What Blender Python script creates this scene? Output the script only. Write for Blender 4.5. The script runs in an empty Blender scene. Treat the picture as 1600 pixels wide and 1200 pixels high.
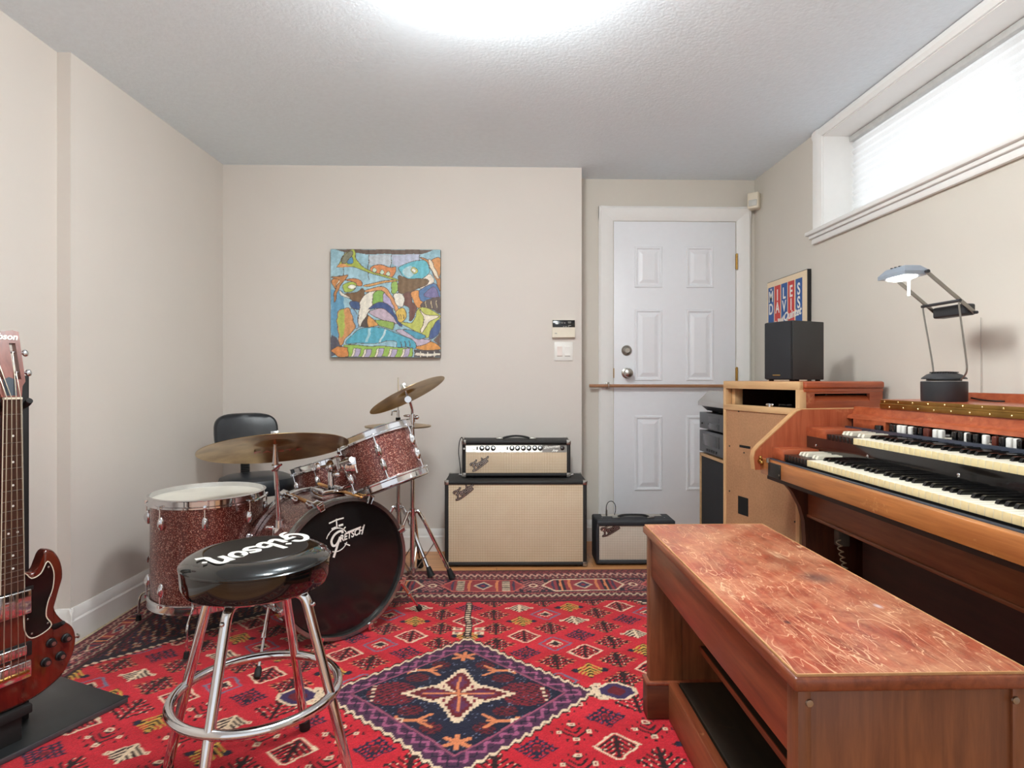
import bpy, bmesh, math, random
import numpy as np
from mathutils import Vector, Matrix

RND = random.Random(11)
SC = bpy.context.scene
COL = SC.collection
PI = math.pi


# ------------------------------------------------------------------ helpers
def T(x, y, z):
    return Matrix.Translation((x, y, z))


def frame(origin, xa, ya, za):
    m = Matrix.Identity(4)
    for i in range(3):
        m[i][0], m[i][1], m[i][2], m[i][3] = xa[i], ya[i], za[i], origin[i]
    return m


def axis_frame(origin, za, hint=(1, 0, 0)):
    z = Vector(za).normalized()
    x = Vector(hint) - z * Vector(hint).dot(z)
    x.normalize()
    y = z.cross(x)
    return frame(origin, x, y, z)


def smooth(pts, n=8, closed=False):
    """Catmull-Rom through the points"""
    P = [Vector(p) for p in pts]
    out = []
    N = len(P)
    rng = range(N) if closed else range(N - 1)
    for i in rng:
        if closed:
            a, b, c, d = P[(i - 1) % N], P[i], P[(i + 1) % N], P[(i + 2) % N]
        else:
            a, b, c, d = P[max(i - 1, 0)], P[i], P[i + 1], P[min(i + 2, N - 1)]
        for k in range(n):
            t = k / n
            out.append(0.5 * ((2 * b) + (c - a) * t + (2 * a - 5 * b + 4 * c - d) * t * t
                              + (3 * b - a - 3 * c + d) * t ** 3))
    if not closed:
        out.append(P[-1])
    return out


class MB:
    def __init__(s):
        s.bm = bmesh.new()

    def box(s, x0, x1, y0, y1, z0, z1, bev=0.0, seg=2, M=None):
        r = bmesh.ops.create_cube(s.bm, size=1.0)
        vs = r['verts']
        for v in vs:
            v.co = Vector(((x0 + x1) / 2 + v.co.x * (x1 - x0), (y0 + y1) / 2 + v.co.y * (y1 - y0),
                           (z0 + z1) / 2 + v.co.z * (z1 - z0)))
            if M is not None:
                v.co = M @ v.co
        if bev > 0:
            es = set()
            for v in vs:
                es.update(v.link_edges)
            bmesh.ops.bevel(s.bm, geom=list(es), offset=bev, segments=seg, profile=0.5, affect='EDGES')
        return s

    def rings(s, rings, cap0=True, cap1=True, closed=False):
        bm = s.bm
        R = [[bm.verts.new(p) for p in ring] for ring in rings]
        n = len(R[0])
        m = len(R)
        for i in range(m if closed else m - 1):
            a, b = R[i], R[(i + 1) % m]
            for k in range(n):
                bm.faces.new((a[k], a[(k + 1) % n], b[(k + 1) % n], b[k]))
        if not closed:
            if cap0:
                bm.faces.new(list(reversed(R[0])))
            if cap1:
                bm.faces.new(R[-1])
        return s

    def tube(s, pts, r, seg=10, closed=False, flat=1.0):
        P = [Vector(p) for p in pts]
        n = len(P)
        rr = r if isinstance(r, (list, tuple)) else [r] * n
        tan = []
        for i in range(n):
            if closed:
                t = P[(i + 1) % n] - P[i - 1]
            else:
                t = P[min(i + 1, n - 1)] - P[max(i - 1, 0)]
            tan.append(t.normalized())
        up = Vector((0, 0, 1))
        if abs(tan[0].dot(up)) > 0.95:
            up = Vector((1, 0, 0))
        nrm = (up - tan[0] * up.dot(tan[0])).normalized()
        rings = []
        for i in range(n):
            nrm = (nrm - tan[i] * nrm.dot(tan[i])).normalized()
            bi = tan[i].cross(nrm)
            rings.append([P[i] + (nrm * math.cos(2 * PI * k / seg) * flat + bi * math.sin(2 * PI * k / seg)) * rr[i]
                          for k in range(seg)])
        return s.rings(rings, closed=closed)

    def cyl(s, p0, p1, r0, r1=None, seg=20):
        return s.tube([p0, p1], [r0, r0 if r1 is None else r1], seg)

    def lathe(s, prof, seg=48, M=None):
        bm = s.bm
        rows = []
        for (r, z) in prof:
            if r < 1e-6:
                p = Vector((0, 0, z))
                rows.append([bm.verts.new(M @ p if M is not None else p)])
            else:
                row = []
                for k in range(seg):
                    a = 2 * PI * k / seg
                    p = Vector((r * math.cos(a), r * math.sin(a), z))
                    row.append(bm.verts.new(M @ p if M is not None else p))
                rows.append(row)
        for a, b in zip(rows, rows[1:]):
            if len(a) == 1 and len(b) == 1:
                continue
            for k in range(seg):
                k2 = (k + 1) % seg
                if len(a) == 1:
                    bm.faces.new((a[0], b[k2], b[k]))
                elif len(b) == 1:
                    bm.faces.new((a[k], a[k2], b[0]))
                else:
                    bm.faces.new((a[k], a[k2], b[k2], b[k]))
        return s

    def ring(s, prof, seg=64, M=None):
        """closed cross-section revolved about z"""
        return s.lathe(list(prof) + [prof[0]], seg, M)

    def prism(s, poly, fn, t0, t1):
        """2D polygon swept between t0 and t1; fn(a, b, t) gives the point"""
        bm = s.bm
        A = [bm.verts.new(fn(a, b, t0)) for a, b in poly]
        B = [bm.verts.new(fn(a, b, t1)) for a, b in poly]
        n = len(poly)
        for k in range(n):
            bm.faces.new((A[k], A[(k + 1) % n], B[(k + 1) % n], B[k]))
        f0 = bm.faces.new(list(reversed(A)))
        f1 = bm.faces.new(B)
        f0.normal_update()
        f1.normal_update()
        bmesh.ops.triangulate(bm, faces=[f0, f1], quad_method='BEAUTY', ngon_method='EAR_CLIP')
        return s

    def ell(s, c, rx, ry, rz, M=None, seg=16):
        mm = T(*c) @ Matrix.Diagonal((rx, ry, rz, 1))
        if M is not None:
            mm = M @ mm
        bmesh.ops.create_uvsphere(s.bm, u_segments=seg, v_segments=max(6, seg * 2 // 3), radius=1.0, matrix=mm)
        return s

    def ribbon(s, paths, w, th, M=None, n=6):
        """flat strokes in the xy plane, th thick"""
        for path in paths:
            pw = w
            if isinstance(path, tuple):
                path, pw = path
            P = smooth([(p[0], p[1], 0) for p in path], n) if len(path) > 2 else [Vector((p[0], p[1], 0)) for p in path]
            L = []
            for i, p in enumerate(P):
                t = (P[min(i + 1, len(P) - 1)] - P[max(i - 1, 0)])
                if t.length < 1e-9:
                    t = Vector((1, 0, 0))
                t.normalize()
                nn = Vector((-t.y, t.x, 0)) * pw / 2
                e = t * (pw * 0.35) * (-1 if i == 0 else (1 if i == len(P) - 1 else 0))
                q = p + e
                row = [q - nn, q + nn, q + nn + Vector((0, 0, th)), q - nn + Vector((0, 0, th))]
                L.append([M @ r if M is not None else r for r in row])
            s.rings(L)
        return s

    def build(s, name, m, parent=None, M=None, ang=35, kind=None):
        bm = s.bm
        if M is not None:
            bm.transform(M)
        bmesh.ops.recalc_face_normals(bm, faces=bm.faces[:])
        me = bpy.data.meshes.new(name)
        bm.to_mesh(me)
        bm.free()
        return link(name, me, m, parent, ang, kind)


def link(name, me, m, parent=None, ang=35, kind=None):
    if ang:
        me.polygons.foreach_set('use_smooth', [True] * len(me.polygons))
        me.set_sharp_from_angle(angle=math.radians(ang))
    if m is not None:
        me.materials.clear()
        me.materials.append(m)
    o = bpy.data.objects.new(name, me)
    COL.objects.link(o)
    if parent is not None:
        o.parent = parent
    if kind:
        o['kind'] = kind
    return o


def tag(o, label, cat, group=None):
    o['label'] = label
    o['category'] = cat
    if group:
        o['group'] = group
    return o


def thing(name, label, cat, loc=(0, 0, 0), rz=0.0, group=None):
    o = bpy.data.objects.new(name, None)
    COL.objects.link(o)
    o.empty_display_size = 0.1
    o.location = loc
    o.rotation_euler = (0, 0, rz)
    return tag(o, label, cat, group)


def text_part(name, body, size, m, parent, M, shear=0.0, ext=0.0006, sx=1.0, offset=0.0, space=1.0):
    cu = bpy.data.curves.new('lettering', 'FONT')
    cu.body = body
    cu.size = size
    cu.shear = shear
    cu.extrude = ext
    cu.offset = offset
    cu.space_character = space
    cu.align_x = 'CENTER'
    cu.align_y = 'CENTER'
    t = bpy.data.objects.new('lettering', cu)
    COL.objects.link(t)
    dg = bpy.context.evaluated_depsgraph_get()
    me = bpy.data.meshes.new_from_object(t.evaluated_get(dg))
    bpy.data.objects.remove(t)
    me.transform(M @ Matrix.Diagonal((sx, 1, 1, 1)))
    me.name = name
    return link(name, me, m, parent, 0)


# ------------------------------------------------------------------ materials
def lin(c):
    out = []
    for v in c[:3]:
        v = v / 255.0
        out.append(v / 12.92 if v <= 0.04045 else ((v + 0.055) / 1.055) ** 2.4)
    return tuple(out)


def rgba(c):
    return (*lin(c), 1.0)


def newmat(name):
    m = bpy.data.materials.new(name)
    m.use_nodes = True
    nt = m.node_tree
    b = nt.nodes['Principled BSDF']
    return m, nt, b


def nd(nt, t, **kw):
    n = nt.nodes.new(t)
    for k, v in kw.items():
        if k in n.inputs:
            n.inputs[k].default_value = v
        else:
            setattr(n, k, v)
    return n


def coords(nt, scale=(1, 1, 1), rot=(0, 0, 0)):
    tc = nt.nodes.new('ShaderNodeTexCoord')
    mp = nt.nodes.new('ShaderNodeMapping')
    mp.inputs['Scale'].default_value = scale
    mp.inputs['Rotation'].default_value = rot
    nt.links.new(tc.outputs['Object'], mp.inputs['Vector'])
    return mp.outputs['Vector']


def ramp(nt, src, stops, interp='LINEAR'):
    r = nt.nodes.new('ShaderNodeValToRGB')
    r.color_ramp.interpolation = interp
    els = r.color_ramp.elements
    while len(els) < len(stops):
        els.new(0.5)
    for e, (p, c) in zip(els, stops):
        e.position = p
        e.color = c
    nt.links.new(src, r.inputs['Fac'])
    return r.outputs['Color']


def mixc(nt, fac, a, b, mode='MIX'):
    n = nt.nodes.new('ShaderNodeMix')
    n.data_type = 'RGBA'
    n.blend_type = mode
    for sock, v in ((n.inputs[0], fac), (n.inputs[6], a), (n.inputs[7], b)):
        if hasattr(v, 'links'):
            nt.links.new(v, sock)
        else:
            sock.default_value = v
    return n.outputs[2]


def bump(nt, b, h, strength=0.2, dist=0.002):
    n = nt.nodes.new('ShaderNodeBump')
    n.inputs['Strength'].default_value = strength
    n.inputs['Distance'].default_value = dist
    nt.links.new(h, n.inputs['Height'])
    nt.links.new(n.outputs['Normal'], b.inputs['Normal'])


def mat(name, col, rough=0.5, metal=0.0, var=0.06, vscale=30.0, bmp=0.0, bscale=200.0, coat=0.0, spec=0.5):
    m, nt, b = newmat(name)
    v = coords(nt)
    n = nd(nt, 'ShaderNodeTexNoise', Scale=vscale, Detail=3.0)
    nt.links.new(v, n.inputs['Vector'])
    c = lin(col)
    lo = (*[x * (1 - var) for x in c], 1)
    hi = (*[min(1, x * (1 + var)) for x in c], 1)
    nt.links.new(ramp(nt, n.outputs['Fac'], [(0.3, lo), (0.7, hi)]), b.inputs['Base Color'])
    b.inputs['Roughness'].default_value = rough
    b.inputs['Metallic'].default_value = metal
    b.inputs['Coat Weight'].default_value = coat
    b.inputs['Coat Roughness'].default_value = 0.05
    b.inputs['Specular IOR Level'].default_value = spec
    if bmp:
        n2 = nd(nt, 'ShaderNodeTexNoise', Scale=bscale, Detail=2.0)
        nt.links.new(v, n2.inputs['Vector'])
        bump(nt, b, n2.outputs['Fac'], bmp)
    return m


def wood(name, c1, c2, stretch=(40, 3, 40), rough=0.4, wear=None, wearamt=0.0, coat=0.0, wear2=None):
    """grain runs along the axis with the small stretch value"""
    m, nt, b = newmat(name)
    v = coords(nt, stretch)
    n = nd(nt, 'ShaderNodeTexNoise', Scale=1.0, Detail=5.0, Roughness=0.6, Distortion=0.4)
    nt.links.new(v, n.inputs['Vector'])
    c = ramp(nt, n.outputs['Fac'], [(0.3, rgba(c1)), (0.7, rgba(c2))])
    v2 = coords(nt)
    n2 = nd(nt, 'ShaderNodeTexNoise', Scale=4.0, Detail=3.0)
    nt.links.new(v2, n2.inputs['Vector'])
    c = mixc(nt, 0.35, c, ramp(nt, n2.outputs['Fac'], [(0.3, (0.55, 0.55, 0.55, 1)), (0.7, (1.2, 1.2, 1.2, 1))]), 'MULTIPLY')
    if wear is not None:
        n3 = nd(nt, 'ShaderNodeTexNoise', Scale=9.0, Detail=8.0, Roughness=0.75)
        nt.links.new(v2, n3.inputs['Vector'])
        msk = ramp(nt, n3.outputs['Fac'], [(0.62 - wearamt, (0, 0, 0, 1)), (0.72 - wearamt * 0.6, (1, 1, 1, 1))])
        c = mixc(nt, msk, c, rgba(wear))
    nt.links.new(c, b.inputs['Base Color'])
    b.inputs['Roughness'].default_value = rough
    b.inputs['Coat Weight'].default_value = coat
    b.inputs['Coat Roughness'].default_value = 0.15
    bump(nt, b, n.outputs['Fac'], 0.12, 0.001)
    return m


def sparkle(name, col, hi):
    m, nt, b = newmat(name)
    v = coords(nt)
    vo = nd(nt, 'ShaderNodeTexVoronoi', Scale=420.0)
    nt.links.new(v, vo.inputs['Vector'])
    sep = nt.nodes.new('ShaderNodeSeparateColor')
    nt.links.new(vo.outputs['Color'], sep.inputs['Color'])
    c = ramp(nt, sep.outputs[0], [(0.0, rgba(col)), (0.62, rgba(col)), (0.85, rgba(hi)), (1.0, rgba((232, 190, 170)))])
    nt.links.new(c, b.inputs['Base Color'])
    b.inputs['Metallic'].default_value = 0.6
    b.inputs['Roughness'].default_value = 0.42
    b.inputs['Coat Weight'].default_value = 0.9
    b.inputs['Coat Roughness'].default_value = 0.13
    return m


def fract_grid(nt, vec, sx, axis_a, axis_b, width):
    sep = nt.nodes.new('ShaderNodeSeparateXYZ')
    nt.links.new(vec, sep.inputs[0])
    outs = []
    for ax in (axis_a, axis_b):
        mu = nd(nt, 'ShaderNodeMath', operation='MULTIPLY')
        mu.inputs[1].default_value = sx
        nt.links.new(sep.outputs[ax], mu.inputs[0])
        fr = nd(nt, 'ShaderNodeMath', operation='FRACT')
        nt.links.new(mu.outputs[0], fr.inputs[0])
        lt = nd(nt, 'ShaderNodeMath', operation='LESS_THAN')
        lt.inputs[1].default_value = width
        nt.links.new(fr.outputs[0], lt.inputs[0])
        outs.append(lt.outputs[0])
    mx = nd(nt, 'ShaderNodeMath', operation='MAXIMUM')
    nt.links.new(outs[0], mx.inputs[0])
    nt.links.new(outs[1], mx.inputs[1])
    return mx.outputs[0]


def grille_mat(name, c, line, stain):
    m, nt, b = newmat(name)
    v = coords(nt)
    g = fract_grid(nt, v, 105.0, 0, 2, 0.22)
    g2 = fract_grid(nt, v, 420.0, 0, 2, 0.3)
    n = nd(nt, 'ShaderNodeTexNoise', Scale=7.0, Detail=5.0, Roughness=0.7)
    nt.links.new(v, n.inputs['Vector'])
    base = ramp(nt, n.outputs['Fac'], [(0.3, rgba(stain)), (0.62, rgba(c))])
    base = mixc(nt, g2, base, (*[q * 0.78 for q in lin(c)], 1))
    base = mixc(nt, g, base, rgba(line))
    nt.links.new(base, b.inputs['Base Color'])
    b.inputs['Roughness'].default_value = 0.85
    bump(nt, b, g, 0.2, 0.001)
    return m


def paint_mat(name, rough=0.8, fuzz=False):
    m, nt, b = newmat(name)
    a = nt.nodes.new('ShaderNodeVertexColor')
    a.layer_name = 'dye'
    v = coords(nt)
    n = nd(nt, 'ShaderNodeTexNoise', Scale=260.0 if fuzz else 60.0, Detail=3.0)
    nt.links.new(v, n.inputs['Vector'])
    k = ramp(nt, n.outputs['Fac'], [(0.3, (0.72, 0.72, 0.72, 1)), (0.7, (1.2, 1.2, 1.2, 1))])
    nt.links.new(mixc(nt, 0.8 if fuzz else 0.5, a.outputs['Color'], k, 'MULTIPLY'), b.inputs['Base Color'])
    b.inputs['Roughness'].default_value = rough
    if fuzz:
        b.inputs['Sheen Weight'].default_value = 0.15
        b.inputs['Specular IOR Level'].default_value = 0.15
        bump(nt, b, n.outputs['Fac'], 0.5, 0.004)
    return m


def glass_mat(name, tint=(1, 1, 1, 1), rough=0.02):
    m, nt, b = newmat(name)
    b.inputs['Base Color'].default_value = tint
    b.inputs['Roughness'].default_value = rough
    b.inputs['Transmission Weight'].default_value = 1.0
    b.inputs['IOR'].default_value = 1.3
    return m


def emit_mat(name, col, strength):
    m, nt, b = newmat(name)
    b.inputs['Base Color'].default_value = (0.9, 0.9, 0.9, 1)
    b.inputs['Emission Color'].default_value = col
    b.inputs['Emission Strength'].default_value = strength
    return m


M_ = {}
M_['wall'] = mat('greige wall paint', (217, 210, 202), 0.75, var=0.012, vscale=3, bmp=0.05, bscale=260)
M_['wall_r'] = mat('taupe wall paint', (211, 205, 194), 0.75, var=0.012, vscale=3, bmp=0.05, bscale=260)
M_['ceil'] = mat('stippled ceiling paint', (232, 244, 252), 0.9, var=0.02, vscale=40, bmp=0.55, bscale=75)
M_['trim'] = mat('white trim gloss', (238, 237, 234), 0.35, var=0.008)
M_['door'] = mat('white door paint', (236, 238, 242), 0.38, var=0.008)
M_['chrome'] = mat('chrome plate', (222, 222, 224), 0.09, 1.0, var=0.03)
M_['nickel'] = mat('worn nickel', (176, 172, 164), 0.28, 1.0, var=0.1)
M_['brass'] = mat('aged brass', (176, 138, 74), 0.34, 1.0, var=0.18, vscale=18)
M_['black'] = mat('black plastic', (24, 24, 25), 0.45, var=0.1)
M_['blackgloss'] = mat('black gloss', (12, 12, 13), 0.12, var=0.1, coat=0.3)
M_['rubber'] = mat('black rubber', (22, 21, 21), 0.7)
M_['vinyl'] = mat('black vinyl upholstery', (30, 33, 38), 0.33, var=0.1, bmp=0.15, bscale=500)
M_['seatgloss'] = mat('glossy black vinyl', (14, 15, 15), 0.08, var=0.05, coat=0.6)
M_['seatpanel'] = mat('satin black vinyl', (17, 17, 17), 0.35, var=0.05)
M_['tolex'] = mat('black tolex', (34, 34, 34), 0.6, var=0.25, vscale=300, bmp=0.5, bscale=420)
M_['tolexgrey'] = mat('charcoal tolex', (44, 46, 50), 0.55, var=0.2, vscale=300, bmp=0.5, bscale=420)
M_['white'] = mat('white plastic', (236, 234, 228), 0.4, var=0.01)
M_['cream'] = mat('ivory plastic', (226, 216, 196), 0.4, var=0.02)
M_['ivorykey'] = mat('ivory key plastic', (243, 237, 218), 0.22, var=0.02)
M_['ebonykey'] = mat('ebony key plastic', (18, 18, 19), 0.2, var=0.05)
M_['headwhite'] = mat('coated drum head', (226, 222, 210), 0.45, var=0.08, vscale=8)
M_['headblack'] = mat('gloss black drum head', (27, 25, 25), 0.17, var=0.05)
M_['logo'] = mat('white lettering', (238, 236, 228), 0.4, var=0.01)
M_['logored'] = mat('faded red print', (186, 58, 40), 0.4, var=0.1)
M_['sparkle'] = sparkle('burgundy sparkle wrap', (98, 42, 36), (170, 92, 78))
M_['grille'] = grille_mat('wheat grille cloth', (250, 234, 206), (190, 158, 122), (234, 214, 182))
M_['grillesilver'] = grille_mat('silver grille cloth', (236, 224, 208), (172, 156, 138), (214, 200, 182))
M_['panel'] = mat('brushed aluminium panel', (196, 190, 180), 0.35, 0.6, var=0.05)
M_['cherry'] = wood('red cherry veneer', (150, 66, 36), (186, 98, 60), (3, 30, 60), 0.32, wear=(206, 140, 96), wearamt=0.01, coat=0.25)
M_['cherryside'] = wood('red cherry cheek', (158, 74, 44), (190, 104, 68), (60, 30, 4), 0.34, wear=(200, 130, 90), wearamt=0.0, coat=0.2)
M_['rail'] = wood('worn oak rail', (150, 86, 40), (190, 122, 66), (60, 3, 60), 0.36, wear=(216, 160, 104), wearamt=0.03, coat=0.15)
M_['edgewood'] = wood('bare wood edge', (190, 140, 92), (214, 168, 116), (30, 30, 4), 0.55)
M_['apron'] = wood('dark walnut apron', (118, 66, 38), (154, 92, 56), (50, 4, 50), 0.42, wear=(150, 92, 54), wearamt=-0.02)
M_['legshade'] = wood('organ end wood with painted shade', (70, 36, 22), (98, 54, 32), (50, 50, 4), 0.45)  # organ end wood, shade below the keybed put into its colour
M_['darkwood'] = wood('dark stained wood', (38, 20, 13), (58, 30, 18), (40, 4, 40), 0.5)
M_['benchside'] = wood('walnut bench panel', (108, 60, 34), (144, 88, 52), (50, 50, 4), 0.4, coat=0.15)
M_['benchlong'] = wood('walnut bench apron', (104, 48, 26), (146, 74, 42), (50, 4, 50), 0.38, coat=0.2)
M_['benchedge'] = wood('rubbed bench edge', (112, 52, 30), (156, 84, 52), (50, 4, 50), 0.34, wear=(214, 160, 112), wearamt=0.0, coat=0.2)
M_['plinth'] = wood('bench plinth', (80, 40, 22), (106, 58, 32), (4, 50, 50), 0.4)
M_['dustyboard'] = wood('dusty dark board', (34, 26, 17), (52, 40, 26), (40, 4, 40), 0.55, wear=(98, 84, 54), wearamt=-0.02)
M_['fibre'] = wood('brown fibreboard', (166, 122, 86), (186, 140, 102), (120, 120, 120), 0.65, wear=(184, 138, 104), wearamt=0.0)
M_['pine'] = wood('pale pine frame', (196, 154, 108), (218, 178, 130), (40, 4, 40), 0.55)
M_['pinev'] = wood('pale pine stile', (196, 154, 108), (218, 178, 130), (40, 40, 4), 0.55)
M_['dowel'] = wood('wooden dowel', (150, 104, 74), (182, 134, 98), (3, 60, 60), 0.45)
M_['stick'] = wood('hickory drumstick', (206, 146, 76), (228, 172, 100), (60, 60, 4), 0.4)
M_['gunmetal'] = mat('dark grey enamel', (92, 94, 97), 0.4, 0.2, var=0.04)
M_['stereo'] = mat('graphite faceplate', (86, 88, 92), 0.42, 0.3, var=0.03)
M_['display'] = mat('smoked display window', (56, 58, 60), 0.12, var=0.02)
M_['speakercloth'] = mat('dark speaker cloth', (38, 39, 42), 0.9, var=0.2, vscale=600, bmp=0.6, bscale=700)
M_['speakerbox'] = mat('satin black vinyl wrap', (50, 50, 50), 0.55, var=0.04)
M_['gold'] = mat('gold badge', (196, 160, 96), 0.35, 0.9)
M_['lampbase'] = mat('dark lamp plastic', (44, 46, 50), 0.42, var=0.05)
M_['lampsteel'] = mat('brushed lamp steel', (150, 147, 140), 0.36, 0.85, var=0.05)
M_['lamphead'] = mat('silver grey lamp head', (150, 160, 172), 0.38, 0.3)
M_['mahogany'] = wood('mahogany body', (74, 22, 12), (112, 38, 20), (20, 20, 5), 0.12, coat=0.9)
M_['neckwood'] = wood('mahogany headstock', (112, 56, 44), (146, 82, 66), (50, 50, 4), 0.3, coat=0.4)
M_['rosewood'] = wood('rosewood fingerboard', (58, 32, 22), (82, 48, 34), (90, 90, 4), 0.45)
M_['pickguard'] = mat('black pickguard', (20, 14, 12), 0.1, var=0.1)
M_['string'] = mat('wound steel string', (196, 186, 168), 0.3, 1.0)
M_['paleblind'] = None


def cymbal_mat():
    m, nt, b = newmat('bronze cymbal')
    v = coords(nt)
    w = nd(nt, 'ShaderNodeTexWave', wave_type='RINGS', rings_direction='Z', Scale=70.0, Distortion=0.4)
    nt.links.new(v, w.inputs['Vector'])
    n = nd(nt, 'ShaderNodeTexNoise', Scale=9.0, Detail=5.0)
    nt.links.new(v, n.inputs['Vector'])
    c = ramp(nt, n.outputs['Fac'], [(0.32, rgba((146, 116, 72))), (0.6, rgba((188, 158, 108))), (0.75, rgba((200, 174, 126)))])
    nt.links.new(c, b.inputs['Base Color'])
    b.inputs['Metallic'].default_value = 0.9
    b.inputs['Roughness'].default_value = 0.3
    bump(nt, b, w.outputs['Fac'], 0.12, 0.001)
    return m


M_['cymbal'] = cymbal_mat()


def bench_top_mat():
    m, nt, b = newmat('scratched red varnish')
    v = coords(nt)
    n = nd(nt, 'ShaderNodeTexNoise', Scale=3.0, Detail=6.0, Roughness=0.6)
    nt.links.new(coords(nt, (14, 2, 10)), n.inputs['Vector'])
    c = ramp(nt, n.outputs['Fac'], [(0.3, rgba((124, 48, 26))), (0.55, rgba((158, 70, 44))), (0.75, rgba((176, 90, 60)))])
    # broad rubbed patches
    n2 = nd(nt, 'ShaderNodeTexNoise', Scale=5.0, Detail=9.0, Roughness=0.78, Distortion=0.3)
    nt.links.new(v, n2.inputs['Vector'])
    c = mixc(nt, ramp(nt, n2.outputs['Fac'], [(0.43, (0, 0, 0, 1)), (0.66, (0.8, 0.8, 0.8, 1))]), c, rgba((204, 146, 108)))
    # fine hairline scratches in three directions
    for k, (rot, sc, thr) in enumerate(((0.35, 16, 0.035), (1.2, 11, 0.03), (-0.5, 22, 0.03), (0.05, 34, 0.03), (0.8, 28, 0.03), (-1.1, 15, 0.03))):
        nn = nd(nt, 'ShaderNodeTexNoise', Scale=float(sc), Detail=2.0, Distortion=1.0)
        nt.links.new(coords(nt, (1.0, 0.2, 1.0), (0, 0, rot)), nn.inputs['Vector'])
        sub = nd(nt, 'ShaderNodeMath', operation='SUBTRACT')
        sub.inputs[1].default_value = 0.5
        nt.links.new(nn.outputs['Fac'], sub.inputs[0])
        ab = nd(nt, 'ShaderNodeMath', operation='ABSOLUTE')
        nt.links.new(sub.outputs[0], ab.inputs[0])
        line = ramp(nt, ab.outputs[0], [(0.0, (1, 1, 1, 1)), (thr * 0.15, (0, 0, 0, 1))])
        gate = nd(nt, 'ShaderNodeTexNoise', Scale=6.0 + 2 * k, Detail=3.0)
        nt.links.new(coords(nt, (1, 1, 1), (0.3 * k, 0.2, k)), gate.inputs['Vector'])
        g = ramp(nt, gate.outputs['Fac'], [(0.42, (0, 0, 0, 1)), (0.56, (1, 1, 1, 1))])
        mk = mixc(nt, 1.0, line, g, 'MULTIPLY')
        c = mixc(nt, mk, c, rgba((226, 180, 142)))
    # dark stains
    for (sx, sy, rx, ry, dark, dc) in ((0.085, -0.035, 0.05, 0.055, 0.7, (72, 52, 54)), (0.06, 0.09, 0.05, 0.1, 0.45, (96, 44, 28)),
                                       (-0.106, -0.285, 0.008, 0.012, 0.8, (66, 36, 36)), (0.117, -0.21, 0.009, 0.016, 0.9, (206, 190, 190))):
        tc = nt.nodes.new('ShaderNodeTexCoord')
        mp = nt.nodes.new('ShaderNodeMapping')
        mp.vector_type = 'TEXTURE'
        mp.inputs['Location'].default_value = (sx, sy, 0)
        mp.inputs['Scale'].default_value = (rx, ry, 10)
        nt.links.new(tc.outputs['Object'], mp.inputs['Vector'])
        ln = nd(nt, 'ShaderNodeVectorMath', operation='LENGTH')
        nt.links.new(mp.outputs['Vector'], ln.inputs[0])
        c = mixc(nt, ramp(nt, ln.outputs['Value'], [(0.2, (dark, dark, dark, 1)), (1.0, (0, 0, 0, 1))]), c, rgba(dc))
    nt.links.new(c, b.inputs['Base Color'])
    rr = ramp(nt, n2.outputs['Fac'], [(0.3, (0.28, 0.28, 0.28, 1)), (0.7, (0.5, 0.5, 0.5, 1))])
    nt.links.new(rr, b.inputs['Roughness'])
    return m


M_['benchtop'] = bench_top_mat()


def floor_mat():
    m, nt, b = newmat('honey hardwood planks')
    v = coords(nt)
    br = nd(nt, 'ShaderNodeTexBrick', Scale=1.0)
    br.inputs['Brick Width'].default_value = 1.1
    br.inputs['Row Height'].default_value = 0.085
    br.inputs['Mortar Size'].default_value = 0.0012
    br.inputs['Color1'].default_value = rgba((208, 150, 98))
    br.inputs['Color2'].default_value = rgba((190, 128, 78))
    br.inputs['Mortar'].default_value = rgba((110, 68, 40))
    nt.links.new(v, br.inputs['Vector'])
    n = nd(nt, 'ShaderNodeTexNoise', Scale=1.0, Detail=5.0)
    nt.links.new(coords(nt, (4, 60, 10)), n.inputs['Vector'])
    c = mixc(nt, 0.5, br.outputs['Color'], ramp(nt, n.outputs['Fac'], [(0.3, (0.75, 0.75, 0.75, 1)), (0.7, (1.15, 1.15, 1.15, 1))]), 'MULTIPLY')
    nt.links.new(c, b.inputs['Base Color'])
    b.inputs['Roughness'].default_value = 0.3
    return m


M_['floor'] = floor_mat()


def blind_mat():
    m, nt, b = newmat('white cellular blind fabric')
    out = nt.nodes['Material Output']
    tr = nt.nodes.new('ShaderNodeBsdfTranslucent')
    di = nt.nodes.new('ShaderNodeBsdfDiffuse')
    mx = nt.nodes.new('ShaderNodeMixShader')
    n = nd(nt, 'ShaderNodeTexNoise', Scale=300.0, Detail=2.0)
    nt.links.new(coords(nt), n.inputs['Vector'])
    c = ramp(nt, n.outputs['Fac'], [(0.2, (0.86, 0.86, 0.86, 1)), (0.8, (0.93, 0.93, 0.93, 1))])
    nt.links.new(c, tr.inputs['Color'])
    nt.links.new(c, di.inputs['Color'])
    mx.inputs[0].default_value = 0.5
    nt.links.new(di.outputs[0], mx.inputs[1])
    nt.links.new(tr.outputs[0], mx.inputs[2])
    nt.links.new(mx.outputs[0], out.inputs['Surface'])
    return m


M_['blind'] = blind_mat()


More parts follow.
